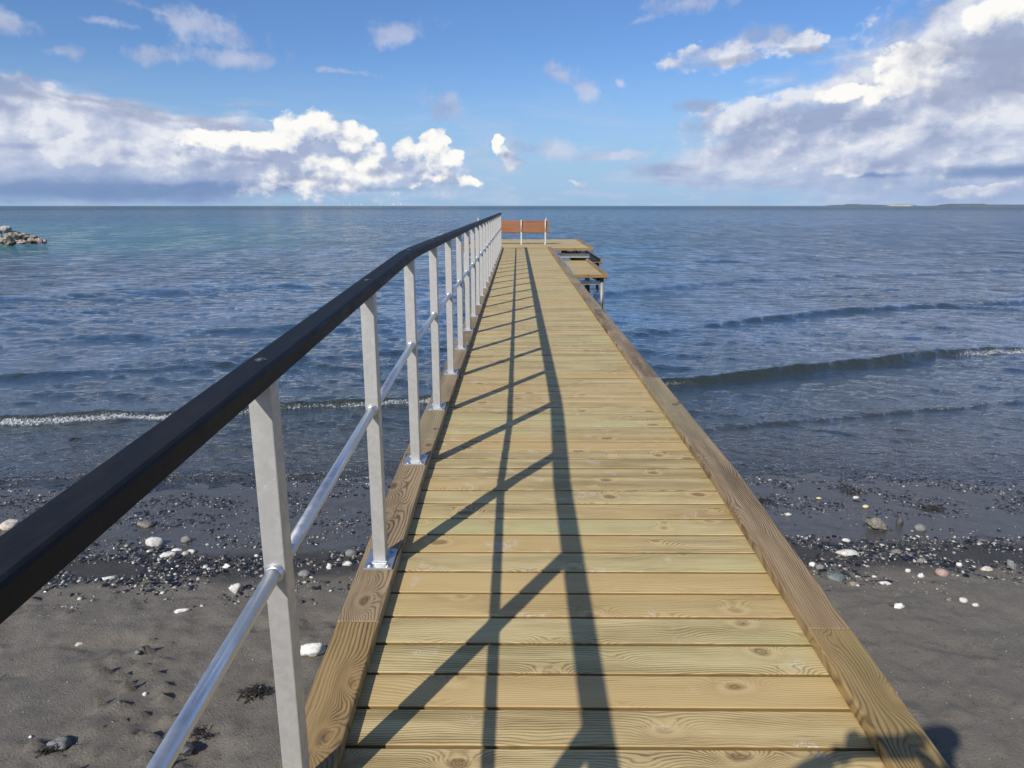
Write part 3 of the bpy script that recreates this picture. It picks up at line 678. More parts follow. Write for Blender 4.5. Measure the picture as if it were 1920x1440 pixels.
for y in POSTS:
    kz = deck_z(y)+KT+.0005; top = rail_z(y)-.0435; h = top-kz
    q = MB(); v = []; pr = rrect(.050, .056, .003, 2)
    q.prism(pr, .0095, h, lambda t_, p, zq: (p, zq, t_), (0, 0, 0))
    post = q.build('post', m_zinc, railing); post.location = Vector((RX, y, kz))-RO
    sl_ = SL if y < BEND else 0
    bp = MB().box(-.056, .056, -.075, .075, 0, .009, .0018)
    bp.v = [(a, b_, c_+sl_*b_) for a, b_, c_ in bp.v]; bp = bp.build('base_plate', m_plate, post)
    # fillet weld at the foot
    q = MB(); q.prism([(.034*math.cos(t_)*1.05 if 0 else s_[0], s_[1]) for s_, t_ in [((-.030, -.033), 0), ((.030, -.033), 0), ((.030, .033), 0), ((-.030, .033), 0)]], .0085, .0135, lambda t_, p, zq: (p, zq, t_))
    q.build('weld', m_plate, post)
    for bx in (-.036, .036):
        for by in (-.055, .055):
            bo = MB(); bo.tube([(bx, by, .009+sl_*by), (bx, by, .0105+sl_*by)], .0125, 16, smooth=False)
            bo.tube([(bx, by, .0105+sl_*by), (bx, by, .0165+sl_*by)], .0085, 6, smooth=False); bo.build('bolt', m_bolt, post)
    ww = MB(); weld(ww, -.028, h-MH+.0435, -1); ww.build('weld', m_plate, post)
    ww = MB(); weld(ww, .028, h-MH+.0435, 1); ww.build('weld', m_plate, post)
    hb = MB(); zt = rail_z(y)
    hb.tube([(RX, y, zt-.001), (RX, y, zt+.0012)], .0125, 20, smooth=False).tube([(RX, y, zt+.001), (RX, y, zt+.0035)], [.0085, .0065], 16, smooth=False)
    rpart(hb, 'rail_bolt', m_rbolt)

# ------------------------------------------------------------------ bench on the end platform
BY = 26.98
bench = empty('bench', (.14, BY, DZ)); tag(bench, 'reddish brown slatted bench with white metal legs facing the sea at the pier end', 'bench')
bx0, bx1 = -.88, 1.17
q = MB()
for k in range(5):
    z = .475+k*.088; q.prism(rrect(.080, .032, .006, 2), bx0, bx1, (lambda t_, p, zq, z=z, k=k: (t_-.14, .045+.012*k+zq, z+p)), (random.uniform(0, 50), k*2.1, 0))
q.build('backrest', m_bench, bench)
q = MB()
for k in range(4):
    yk = .12+k*.105; q.prism(rrect(.095, .032, .006, 2), bx0, bx1, (lambda t_, p, zq, yk=yk: (t_-.14, yk+p, .44+zq)), (random.uniform(0, 50), k*2.1+30, 0))
q.build('seat', m_bench, bench)
m_white = mat('white_powder_coat', .4, .1, (.60, .60, .58))[0]
for x in (-.76, .14, 1.035):
    q = MB().box(x-.14-.022, x-.14+.022, -.012, .018, 0, .47, .003)
    q.tube([(x-.14, .003, .46), (x-.14, .012, .90)], .020, 8)
    q.build('upright', m_white, bench)
    q = MB().box(x-.14-.02, x-.14+.02, .019, .54, .385, .422, .003).box(x-.14-.02, x-.14+.02, .50, .54, 0, .384, .003); q.build('leg', m_white, bench)
def ladder(x, y, label, s):
    e = empty('swimming_ladder', (x, y, DZ)); tag(e, label, 'ladder', None)
    for dx in (0, .5*s):
        MB().tube([(dx, -.30, 0), (dx, -.30, .80), (dx, -.27, .90), (dx, -.18, .96), (dx, .02, .96), (dx, .13, .90), (dx, .16, .78), (dx, .16, -2.4)], .019, 12).build('handle', m_white, e)
    q = MB()
    for k in range(7): q.box(min(0, .5*s)+.02, max(0, .5*s)-.02, .13, .19, -.25-.28*k, -.22-.28*k)
    q.build('rungs', m_zinc, e)
# slim poles seen past both ends of the bench
def pole(px, top, yy, label):
    a = at(px, 440, 0); d = ray(px, 440); x = d.x/d.y*yy
    e = empty('mooring_pole', (x, yy, DZ)); tag(e, label, 'pole')
    zt = CAMZ+ray(px, top).z/ray(px, top).y*yy
    MB().tube([(0, 0, .01), (0, 0, zt-DZ)], .019, 12).build('shaft', m_white, e)
    MB().tube([(0, 0, zt-DZ-.001), (0, 0, zt-DZ+.03)], [.026, .018], 12).build('cap', m_zinc, e)
    MB().box(-.06, .06, -.06, .06, 0.001, .012, .002).build('base_plate', m_zinc, e)
pole(897, 409, 30.9, 'slim pale pole rising above the black handrail left of the bench')
pole(1023.5, 409, 30.9, 'slim pale pole rising just above the right end of the bench')

# ------------------------------------------------------------------ stones, shells, weed
def stone_mat(name, c1, c2, c3=None, sc_=30, rough=.7, spot=None):
    m, t, b = mat(name, rough); g = t.new('ShaderNodeTexCoord').outputs['Object']
    n1 = t.noise(g, sc_, 5, .65, .4); n2 = t.noise(g, sc_*4, 3, .6)
    c = t.mix(t.mr(n1, .35, .65), c1, c2)
    if c3: c = t.mix(t.mr(n2, .56, .66, 0, .85), c, c3)
    if spot: c = t.mix(t.mr(t.voro(g, sc_*2), .12, .2, .9, 0), c, spot)
    t.put(b.inputs['Base Color'], c); t.put(b.inputs['Normal'], t.bump(t.m('ADD', n1, n2), .6, .006)); return m
M_white = stone_mat('white_stone', (.70, .69, .64), (.46, .45, .41), (.24, .23, .21), 28)
M_chalk = stone_mat('chalk', (.80, .79, .74), (.60, .59, .54), (.34, .32, .28), 40)
M_cream = stone_mat('cream_stone', (.62, .57, .48), (.40, .36, .29), (.20, .18, .15), 24)
M_grey = stone_mat('grey_stone', (.22, .22, .21), (.12, .12, .12), (.34, .34, .33), 32)
M_dgrey = stone_mat('dark_stone', (.070, .072, .074), (.035, .036, .038), (.14, .14, .13), 30, .4)
M_mott = stone_mat('mottled_rock', (.26, .23, .18), (.055, .05, .04), (.55, .53, .48), 60, .5)
M_pink = stone_mat('pink_granite', (.46, .31, .26), (.30, .20, .17), (.62, .56, .52), 50, .6, (.08, .06, .06))
M_green = stone_mat('green_grey_stone', (.14, .175, .165), (.075, .10, .10), (.28, .30, .28), 26, .5)
M_yell = stone_mat('yellow_shell', (.62, .54, .22), (.70, .66, .45), None, 60)
def stone(px, py, wpx, m, label, asp=(1, .8, .6), seed=0, rough=.22, ang=0, name='stone', cat='stone', sub=3, sink=.25, hz_=None):
    z = .2
    for _ in range(6): p = at(px, py, z); z = sz1(p.x, p.y)
    p = at(px, py, z); dist_ = p.y*CP+(CAMZ-z)*SP; r = wpx*dist_/F/2*.90
    bm = bmesh.new(); bmesh.ops.create_icosphere(bm, subdivisions=sub, radius=1)
    off = Vector((seed*3.1, seed*1.7, seed*.9))
    for v in bm.verts:
        d = v.co.normalized(); n = mnoise.noise(d*1.1+off)*rough*1.5+mnoise.noise(d*2.6+off)*rough*.8+mnoise.noise(d*7+off)*rough*.25
        k = 1+n
        v.co = Vector((d.x*asp[0], d.y*asp[1], d.z*asp[2]))*k*r
    bmesh.ops.rotate(bm, verts=bm.verts, cent=(0, 0, 0), matrix=Matrix.Rotation(R(ang), 3, 'Z'))
    me = bpy.data.meshes.new(name); bm.to_mesh(me); bm.free(); me.polygons.foreach_set('use_smooth', [True]*len(me.polygons)); me.materials.append(m)
    o = bpy.data.objects.new(name, me); sc.collection.objects.link(o)
    o.location = (p.x, p.y, z+r*asp[2]*(1-2*sink)); tag(o, label, cat); return o
stone(20, 990, 40, M_cream, 'large cream white oval stone at the far left edge of the wet sand', (1, .8, .6), 1)
stone(290, 1022, 33, M_white, 'rounded white stone, the largest in the weed line left of the railing', (1, .8, .72), 2, .15)
stone(316, 1043, 28, M_white, 'chipped white stone just below the rounded white one', (1, .6, .5), 3, .35, 10)
stone(276, 986, 34, M_mott, 'low dark stone with a white left end in the shallow film above the weed line', (1, .7, .42), 4, .3)
stone(348, 1040, 15, M_cream, 'small cream stone right of the chipped white stone', (1, .8, .7), 5)
stone(360, 1037, 16, M_white, 'small hooked white shell fragment beside the small cream stone', (1, .7, .7), 6, .4)
stone(332, 1032, 20, M_chalk, 'flat white shell above the small cream stone', (1, .5, .25), 7)
stone(350, 1015, 22, M_grey, 'small grey rounded stone above the white shells left of the railing', (1, .8, .7), 8)
stone(443, 1109, 25, M_white, 'angular white stone with a dark right side on smooth sand left of the nearest post', (.9, .8, .95), 9, .4, 20)
stone(342, 1147, 30, M_chalk, 'thin curved white shell lying alone on the brown sand', (1, .35, .35), 10, .3, 18, 'shell', 'shell')
stone(587, 1227, 48, M_chalk, 'knobbly chalk white lump on the sand right beside the left kerb', (1, .62, .58), 11, .30, 12, sink=.1)
stone(112, 1402, 44, M_grey, 'grey lump half sunk in sand near the bottom left corner', (1, .8, .6), 12, .35)
stone(206, 1086, 30, M_white, 'flat white shell piece at the lower edge of the weed line on the left', (1, .5, .3), 13, .4, 10)
stone(659, 1041, 25, M_grey, 'smooth grey round stone just left of the second post foot', (1, .8, .7), 14, .12)
stone(574, 1080, 28, M_grey, 'angular grey stone between the two nearest posts', (1, .7, .6), 15, .4)
stone(618, 1066, 14, M_chalk, 'small sharp white stone below the smooth grey round stone', (.8, .6, 1), 16, .4)
stone(654, 1059, 22, M_white, 'white shell fragment right beneath the grey round stone by the second post', (1, .5, .4), 17, .4)
stone(426, 1064, 16, M_chalk, 'small bright white chip left of the nearest post in the weed line', (1, .6, .6), 18, .4)
stone(385, 1065, 11, M_white, 'tiny pale pebble left of the bright white chip', (1, .8, .7), 19)
stone(272, 1303, 9, M_chalk, 'tiny white pebble alone on the open sand at lower left', (1, .8, .8), 20)
stone(58, 1383, 8, M_chalk, 'tiny white pebble near the left edge above the grey lump', (1, .8, .8), 21)
stone(148, 1209, 17, M_cream, 'small buff stone half buried in the brown sand at far left', (1, .7, .4), 22)
stone(350, 1408, 36, M_dgrey, 'dark rounded stone beside the lowest stretch of the crossbar', (1, .8, .6), 23, .25)
stone(258, 1224, 13, M_grey, 'small dark grey pebble on the sand below the buff stone', (1, .8, .6), 24)
stone(1645, 990, 42, M_mott, 'rough mottled brown and white rock in the shallow pool', (1, .7, .62), 31, .4, -18)
stone(1686, 984, 18, M_dgrey, 'black pointed shell standing up in the shallow pool', (.7, .5, 1.1), 32, .4, 0, 'shell', 'shell')
stone(1725, 993, 24, M_grey, 'smooth round grey stone in the shallow pool', (1, .85, .68), 33, .08)
stone(1845, 1013, 36, M_dgrey, 'flat dark stone lying in the pool near the right edge', (1, .7, .4), 34, .15)
stone(1586, 1015, 17, M_white, 'small white oval pebble in the pool', (1, .6, .5), 35, .1, -8)
stone(1590, 1040, 46, M_white, 'long flat grey white stone right of the kerb on the pebble band', (1, .45, .32), 36, .2, -4)
stone(1523, 1061, 13, M_chalk, 'small bright white round stone near the right kerb', (1, .9, .9), 37, .15)
stone(1567, 1086, 40, M_green, 'large flat greenish grey stone in the pebble band', (1, .75, .5), 38, .12)
stone(1765, 1078, 25, M_pink, 'pink speckled granite stone in the pebble band', (1, .8, .75), 39, .10, -15)
stone(1726, 1081, 11, M_chalk, 'small angular pure white stone left of the pink granite stone', (1, .8, .8), 40, .4)
stone(1686, 1139, 20, M_chalk, 'white crusty lump lying lowest on the sand right of the kerb', (1, .6, .6), 41, .4)
stone(1674, 1136, 14, M_dgrey, 'black lump touching the left side of the white crusty lump', (1, .7, .6), 42, .4)
stone(1895, 1065, 24, M_grey, 'dark grey angular stone near the right edge of the pebble band', (.8, .7, .9), 43, .4, 30)
stone(1806, 1128, 17, M_white, 'pale round stone at the lower edge of the pebble band on the right', (1, .8, .7), 44, .12)
stone(1829, 1136, 13, M_white, 'small pale stone right of the pale round stone', (1, .7, .6), 45, .2)
stone(1779, 1126, 15, M_mott, 'small crusty white and dark stone left of the pale round stone', (1, .7, .6), 46, .35)
stone(1623, 951, 13, M_yell, 'yellow and white shell in the shallow film above the mottled rock', (1, .7, .5), 47, .1, 0, 'shell', 'shell')
stone(1535, 935, 11, M_yell, 'smaller yellow shell nearer the right kerb', (1, .6, .4), 48, .1, 0, 'shell', 'shell')
stone(1605, 934, 14, M_white, 'white shell chip above the yellow and white shell', (1, .5, .4), 49, .2, 0, 'shell', 'shell')
stone(1680, 1036, 24, M_mott, 'low mottled stone at the pool edge of the pebble band', (1, .6, .4), 50, .2)
stone(1602, 1097, 20, M_mott, 'crusty white stone with a dark streak below the greenish stone', (1, .5, .5), 51, .4, -20)
stone(1798, 1061, 12, M_chalk, 'small bright white pebble above the pink granite stone', (1, .8, .8), 52, .2)
stone(1725, 1055, 15, M_grey, 'small slate grey stone above the pure white one', (.9, .8, .9), 53, .2)
stone(1702, 1072, 11, M_white, 'small rounded pale stone left of the pure white one', (1, .8, .8), 54, .15)
stone(1659, 1095, 18, M_white, 'broken white shell cluster right of the crusty white stone', (1, .5, .4), 55, .5)
stone(1850, 1070, 22, M_cream, 'buff stone between the pink granite and the angular grey stone', (1, .6, .5), 56, .25)
stone(1478, 966, 13, M_white, 'pale shell close to the right kerb in the weed above the pool', (1, .6, .5), 57, .2, 0, 'shell', 'shell')
stone(1538, 1066, 18, M_grey, 'grey stone between the white round stone and the greenish stone', (1, .8, .7), 58, .2)
# seaweed clumps
m_weed, t, b = mat('dead_seaweed', .45); g = t.new('ShaderNodeNewGeometry').outputs['Position']
t.put(b.inputs['Base Color'], t.mix(t.noise(g, 40, 3, .6), (.012, .010, .008, 1), (.055, .040, .022, 1)))
def weed_verts(mb_, cx, cy, r, n, L=.05, lift=.02, wdt=.004):
    for _ in range(n):
        a = random.random()*6.28; rr = r*random.random()**.6; x = cx+rr*math.cos(a); y = cy+rr*math.sin(a)*.7; h = random.random()*6.28
        z0 = sz1(x, y) if n < 400 else None
        zz = (z0 if z0 is not None else 0)+random.random()*lift*(1-rr/r)+.002; v = []; m_ = 5
        for k in range(m_):
            wv = wdt*random.uniform(.4, 1.2); nx, ny = -math.sin(h), math.cos(h)
            v += [(x+nx*wv, y+ny*wv, zz), (x-nx*wv, y-ny*wv, zz+random.uniform(0, .004))]
            h += random.uniform(-.9, .9); x += math.cos(h)*L/m_; y += math.sin(h)*L/m_; zz = max(zz+random.uniform(-.006, .006), (z0 or 0)+.001)
        mb_.add(v, [(2*k, 2*k+1, 2*k+3, 2*k+2) for k in range(m_-1)])
def clump(px, py, wpx, label, n=120, z=.3):
    for _ in range(5): p = at(px, py, z); z = sz1(p.x, p.y)
    p = at(px, py, z); r = wpx*(p.y*CP+(CAMZ-z)*SP)/F/2
    q = MB(); weed_verts(q, p.x, p.y, r, n); q.v = [(a-p.x, b_-p.y, c_-z) for a, b_, c_ in q.v]
    o = q.build('seaweed_clump', m_weed, None, (p.x, p.y, z)); tag(o, label, 'seaweed')
clump(478, 1300, 56, 'dark tangled seaweed clump on the sand left of the nearest post')
clump(92, 1408, 30, 'small dark weed tuft against the grey lump at bottom left', 50)
clump(368, 1380, 60, 'thin spread of brown weed beside the lowest crossbar', 60)
clump(1745, 955, 50, 'black weed clump in the shallows above the round grey stone', 110)
clump(1600, 922, 50, 'black weed clump high in the shallows above the yellow shells', 90)
clump(1430, 1000-60, 40, 'black weed clump against the right kerb above the pool', 80)
q = MB(); p = at(142, 827, .0)
weed_verts(q, 0, 0, .09, 70, .05, .02); q.v = [(a, b_, c_-min(0, 0)) for a, b_, c_ in q.v]
zb = min(v[2] for v in q.v); q.v = [(a, b_, c_-zb) for a, b_, c_ in q.v]
o = q.build('seaweed_clump', m_weed, None, (p.x, p.y, .012)); tag(o, 'dark weed clump floating in the shallows below the left foam line', 'seaweed')

# uncountable small pebbles, shell grit and weed scraps
def ico():
    bm = bmesh.new(); bmesh.ops.create_icosphere(bm, subdivisions=1, radius=1); v = np.array([q.co[:] for q in bm.verts]); f = np.array([[l.index for l in p.verts] for p in bm.faces]); bm.free(); return v, f
IV, IF = ico()
def scatter(name, pts, sizes, cols, flat, m, smooth=True):
    n = len(pts); nv = len(IV)
    V = IV[None]*(1+rng.uniform(-.28, .28, (n, nv, 1)))
    V = V*np.stack([sizes, sizes*rng.uniform(.55, 1, n), sizes*flat], -1)[:, None, :]
    a = rng.random(n)*6.28; ca_, sa_ = np.cos(a)[:, None], np.sin(a)[:, None]
    tl = rng.normal(0, .25, (n, 1)); x = V[..., 0]*ca_-V[..., 1]*sa_; y = V[..., 0]*sa_+V[..., 1]*ca_; z = V[..., 2]+x*tl
    V = np.stack([x, y, z], -1)+pts[:, None, :]
    me = bpy.data.meshes.new(name); me.vertices.add(n*nv); me.vertices.foreach_set('co', V.astype(np.float32).ravel())
    Fc = (IF[None]+(np.arange(n)*nv)[:, None, None]).reshape(-1, 3)
    me.loops.add(Fc.size); me.loops.foreach_set('vertex_index', Fc.ravel().astype(np.int32)); me.polygons.add(len(Fc))
    me.polygons.foreach_set('loop_start', np.arange(0, Fc.size, 3, dtype=np.int32)); me.polygons.foreach_set('use_smooth', np.full(len(Fc), smooth)); me.update(calc_edges=True)
    at_ = me.color_attributes.new('tone', 'FLOAT_COLOR', 'POINT'); at_.data.foreach_set('color', np.concatenate([np.repeat(cols, nv, 0), np.ones((n*nv, 1))], 1).astype(np.float32).ravel())
    me.materials.append(m); o = bpy.data.objects.new(name, me); sc.collection.objects.link(o); return o
m_peb, t, b = mat('pebbles', .45); g = t.new('ShaderNodeNewGeometry').outputs['Position']
t.put(b.inputs['Base Color'], t.mix(t.mr(t.noise(g, 160, 3, .6), .4, .65, 0, .5), t.attr('tone').outputs['Color'], (.05, .045, .04, 1)))
PAL = np.array([(.55, .54, .50), (.68, .66, .61), (.34, .32, .28), (.16, .155, .15), (.09, .088, .085), (.04, .04, .042), (.22, .17, .12), (.12, .14, .13)])
def sample_band(n, lo, hi, mu, sd_, clumpk=1.0, xr=(-7.5, 10)):
    out = []
    while sum(len(o) for o in out) < n:
        x = rng.uniform(xr[0], xr[1], 20000); tt = rng.normal(mu, sd_, 20000); y = tt+.015*x+.12*np.sin(x*.45+.6)
        k = (tt > lo) & (tt < hi) & (fbm(x*1.7+5, y*2.6, 3)*clumpk+rng.random(20000)*.9 > .45)
        k &= ~((x > 2.3) & (tt > 5.42) & (tt < 5.9) & (rng.random(20000) < .85))
        out.append(np.stack([x[k], y[k]], -1))
    return np.concatenate(out)[:n]
def mk(n, lo, hi, mu, sd_, smin, smax, pw, probs, flat, name, clumpk=1.4, lift=.15, xr=(-7.5, 10)):
    p = sample_band(n, lo, hi, mu, sd_, clumpk, xr); s = smin+(smax-smin)*rng.random(n)**pw; z = sand_z(p[:, 0], p[:, 1])+s*flat*lift
    c = PAL[rng.choice(len(PAL), n, p=probs)]*rng.uniform(.75, 1.15, (n, 1))
    return np.concatenate([p, z[:, None]], 1), s, c, np.full(n, flat)
A = [mk(13000, 4.3, 5.9, 5.02, .37, .0040, .024, 2.8, [.12, .06, .14, .20, .18, .18, .07, .05], .5, 'a'),
     mk(11000, 4.3, 7.4, 5.3, .8, .003, .009, 2.0, [.14, .08, .12, .18, .16, .22, .06, .04], .45, 'b', 1.0),
     mk(12000, 5.8, 10.0, 7.1, 1.1, .004, .019, 2.6, [.16, .08, .14, .16, .12, .24, .06, .04], .35, 'c', 1.6),
     mk(12000, .6, 4.6, 3.0, 1.5, .0016, .0046, 2.0, [.22, .12, .16, .16, .14, .1, .06, .04], .6, 'd', .6)]
pk = [np.concatenate([a[i] for a in A]) for i in range(4)]
pebbles = tag(scatter('pebbles', pk[0], pk[1], pk[2], pk[3], m_peb), 'band of small wet pebbles and shell grit along the waterline', 'pebbles', kind='stuff')
A = [mk(7500, 4.45, 5.7, 5.03, .28, .007, .030, 2.2, [0, 0, 0, 0, 0, 1, 0, 0], .28, 'w', 2.2, .5), mk(6500, 5.8, 8.4, 6.45, .5, .008, .028, 2.2, [0, 0, 0, 0, 0, 1, 0, 0], .14, 'w2', 2.0, .6)]
pk = [np.concatenate([a[i] for a in A]) for i in range(4)]; pk[2] = pk[2]*rng.uniform(.2, .8, (len(pk[2]), 1))
m_wt, t, b = mat('weed_scraps', .28); t.put(b.inputs['Base Color'], t.attr('tone').outputs['Color'])
tag(scatter('seaweed_scraps', pk[0], pk[1], pk[2], pk[3], m_wt, False), 'scattered black weed scraps and mussel shells on wet sand', 'seaweed', kind='stuff')

# ------------------------------------------------------------------ breakwater of boulders (far left)
M_b1 = stone_mat('boulder_pale', (.50, .47, .43), (.30, .27, .23), (.16, .14, .11), 1.6, .85)
M_b2 = stone_mat('boulder_olive', (.34, .305, .23), (.15, .13, .10), (.40, .38, .32), 1.6, .85)
M_b3 = stone_mat('boulder_pink', (.44, .33, .28), (.28, .21, .18), (.5, .45, .4), 1.8, .85)
def boulder(px, py, wpx, hpx, Yd, m, seed, label):
    d = ray(px, py); x = d.x/d.y*Yd; z = CAMZ+d.z/d.y*Yd; r = wpx*Yd/F/2; h = hpx*Yd/F/2
    bm = bmesh.new(); bmesh.ops.create_icosphere(bm, subdivisions=3, radius=1); off = Vector((seed*2.3, seed*1.1, seed*.7))
    for v in bm.verts:
        dd = v.co.normalized(); n = mnoise.noise(dd*1.2+off)*.4+mnoise.noise(dd*3+off)*.2+mnoise.cell(dd*2.2+off)*.10
        v.co = Vector((dd.x*r, dd.y*r*.9, dd.z*h))*(1+n)
    me = bpy.data.meshes.new('boulder'); bm.to_mesh(me); bm.free(); me.materials.append(m)
    o = bpy.data.objects.new('boulder', me); sc.collection.objects.link(o); o.location = (x, Yd, z); tag(o, label, 'boulder', 'boulders of the breakwater')
for a in [(10, 430, 20, 13, 54.5, M_b1, 1, 'pale grey boulder crowning the top of the breakwater'),
          (20, 448, 26, 22, 52.6, M_b2, 2, 'big olive cream boulder in the front middle of the breakwater'),
          (0, 450, 15, 20, 52.4, M_b1, 3, 'tall cream boulder cut by the left edge of the photo'),
          (33, 444, 18, 16, 53.4, M_b2, 4, 'dark olive boulder just right of the big olive cream one'),
          (28, 437, 16, 8, 55, M_b1, 5, 'flat pale boulder behind the dark olive boulder'),
          (47, 441, 16, 9, 54.6, M_b2, 6, 'low brown boulder behind the middle of the breakwater'),
          (42, 454, 20, 8, 52, M_b3, 7, 'long smooth tan boulder lying low at the water'),
          (54, 444.5, 14, 6, 54, M_b1, 8, 'flat pale slab on top near the tip of the breakwater'),
          (64, 444.5, 12, 7, 54, M_b2, 9, 'small olive boulder on top near the breakwater tip'),
          (58, 452, 16, 11, 52.8, M_b2, 10, 'rounded olive boulder at the water near the tip'),
          (67, 453, 8, 9, 52.9, M_b2, 11, 'narrow dark boulder wedged right of the rounded olive boulder'),
          (74, 451, 10, 10, 52.8, M_b3, 12, 'pinkish boulder second from the tip of the breakwater'),
          (83, 452.5, 10, 9, 53, M_b3, 13, 'outermost small boulder at the very tip of the breakwater'),
          (50, 448, 22, 12, 54.4, M_b2, 16, 'shaded brown boulder in the heart of the breakwater behind the tan one'),
          (-14, 438, 26, 22, 54, M_b1, 14, 'large pale boulder of the breakwater just outside the left edge'),
          (-18, 450, 24, 18, 52.6, M_b2, 15, 'olive boulder of the breakwater just outside the left edge')]: boulder(*a)

# ------------------------------------------------------------------ wind turbines and far coast
m_turb = mat('turbine_white', .5, 0, (.8, .82, .84))[0]
ordn = ['leftmost of the pale wind turbines on the horizon', 'second wind turbine from the left on the horizon', 'third wind turbine from the left on the horizon', 'fourth wind turbine from the left, before the gap in the row',
        'fifth wind turbine from the left, just after the gap in the row', 'sixth wind turbine from the left on the horizon', 'second last wind turbine on the right of the row', 'rightmost of the pale wind turbines on the horizon']
for k, (px, hp) in enumerate(zip((644, 656, 668, 678, 714.5, 726, 738, 751.5), (6, 5, 5, 6, 5, 5, 7, 7))):
    Yd = 15000; d = ray(px, 386); x = d.x/d.y*Yd; Hh = hp*.62*Yd/F
    e = empty('wind_turbine', (x, Yd, 0)); tag(e, ordn[k], 'wind turbine', 'wind turbines on the horizon')
    MB().tube([(0, 0, -5), (0, 0, Hh)], [5.5, 3.5], 8).build('tower', m_turb, e)
    MB().box(-3, 3, -6, 10, Hh-2, Hh+4).build('nacelle', m_turb, e)
    a0 = random.random()*2
    for j in range(3):
        a_ = a0+j*2.094; L = Hh*.62; ca_, sa_ = math.cos(a_), math.sin(a_)
        MB().add([(x_*ca_-z_*sa_, y_, Hh+1+x_*sa_+z_*ca_) for y_ in (-8, -7) for x_, z_ in ((-1.6, 0), (1.6, 0), (1.9, L*.25), (.5, L), (-.5, L))],
                 [(0, 1, 2, 3, 4), (9, 8, 7, 6, 5)]+[(i_, 5+i_, 5+(i_+1) % 5, (i_+1) % 5) for i_ in range(5)]).build('blade', m_turb, e)
m_isl, t, b = mat('far_coast', .9); g = t.new('ShaderNodeNewGeometry').outputs['Position']
n_ = t.noise(t.v('MULTIPLY', g, (1, .3, 3)), .006, 5, .6); gx2, gy2, gz2 = t.sep(g)
cliff = t.m('MULTIPLY', t.mr(gx2, 4880, 4960, 0, 1), t.mr(gx2, 5190, 5260, 1, 0)); cliff = t.m('MULTIPLY', cliff, t.mr(gz2, 17, 21, 1, 0))
t.put(b.inputs['Base Color'], t.mix(cliff, t.mix(n_, (.08, .115, .14, 1), (.13, .17, .165, 1)), (.50, .44, .34, 1)))
def coast(pts, Yd, dep):
    xs = []; hs = []
    for (px, h) in pts: d = ray(px, 386); xs.append(d.x/d.y*Yd); hs.append(h*Yd/F)
    xx = np.linspace(xs[0], xs[-1], 160); hh_ = np.interp(xx, xs, hs); n = fbm(xx*.02, xx*0+.5, 4); hh_ = np.maximum(hh_*(1+.25*n), .5)*np.clip(np.minimum(np.arange(160), 159-np.arange(160))/6, 0, 1)
    J = np.linspace(-1, 1, 14); Xg, Jg = np.meshgrid(xx, J); Zg = hh_[None]*np.clip(1.5*(1-Jg**2), 0, 1)**.5-4
    return tag(grid_obj('island', Xg, Yd+Jg*dep, Zg, m_isl), kind='structure')
coast([(1553, .8), (1572, 2.4), (1590, 2.2), (1600, 3.8), (1612, 2.8), (1655, 2.6), (1675, 2), (1692, 3.6), (1703, 1.5), (1716, .6)], 10000, 300)
coast([(1745, .8), (1772, 1.6), (1780, 3.8), (1830, 4.2), (1836, 2.8), (1870, 3), (1915, 2.8), (1990, 3.5), (2100, 2)], 10500, 300)

# ------------------------------------------------------------------ the photographer standing on the pier behind the camera
def skinned(name, verts, edges, rad, m, parent=None, sub=2):
    me = bpy.data.meshes.new(name); me.from_pydata([Vector(v) for v in verts], edges, []); me.update()
    o = bpy.data.objects.new(name, me); sc.collection.objects.link(o)
    if parent: o.parent = parent
    sk = o.modifiers.new('skin', 'SKIN'); sk.use_smooth_shade = True
    for i_, r_ in enumerate(rad): 
        q_ = me.skin_vertices[0].data[i_]; q_.radius = (r_, r_) if not hasattr(r_, '__len__') else r_; q_.use_root = (i_ == 0)
    if sub: s_ = o.modifiers.new('sub', 'SUBSURF'); s_.levels = sub; s_.render_levels = sub
    if m: me.materials.append(m)
    return o
m_skin = mat('skin', .5, 0, (.50, .32, .24))[0]; m_jack = mat('navy_jacket', .8, 0, (.03, .04, .07))[0]; m_jean = mat('dark_jeans', .9, 0, (.03, .045, .09))[0]
m_hair = mat('brown_hair', .7, 0, (.06, .035, .02))[0]; m_shoe = mat('black_shoe', .6, 0, (.02, .02, .02))[0]; m_phone = mat('black_phone', .25, .2, (.02, .02, .022))[0]
PX, PY = .12, -.24; FZ = deck_z(PY)
def q3(x, y, z): return (PX+x, PY+y, FZ+z)
V = [q3(0, 0, .98), q3(0, .01, 1.12), q3(0, 0, 1.30), q3(0, -.01, 1.46), q3(0, .01, 1.56), q3(0, .03, 1.66), q3(0, .04, 1.76),
     q3(-.19, 0, 1.47), (-.36, -.14, FZ+1.40), (-.24, -.07, CAMZ-.07), (-.165, -.045, CAMZ-.045),
     q3(.19, 0, 1.46), q3(.30, .04, 1.22), q3(.16, .15, 1.46), (.105, -.06, CAMZ-.07),
     q3(-.10, 0, .90), q3(-.11, .02, .50), q3(-.12, -.03, .09), q3(-.13, .12, .04), q3(.10, 0, .90), q3(.11, .02, .50), q3(.12, -.03, .09), q3(.13, .12, .04)]
E_ = [(0, 1), (1, 2), (2, 3), (3, 4), (4, 5), (5, 6), (3, 7), (7, 8), (8, 9), (9, 10), (3, 11), (11, 12), (12, 13), (13, 14), (0, 15), (15, 16), (16, 17), (17, 18), (0, 19), (19, 20), (20, 21), (21, 22)]
Rd = [(.15, .11), (.135, .10), (.15, .11), (.14, .10), .055, (.080, .095), (.078, .092), .062, .050, .040, .026, .062, .050, .040, .026, .088, .062, .042, .035, .088, .062, .042, .035]
person = skinned('person', V, E_, Rd, m_skin)
tag(person, 'person in navy jacket and jeans on the pier, both arms raised to a phone', 'person')
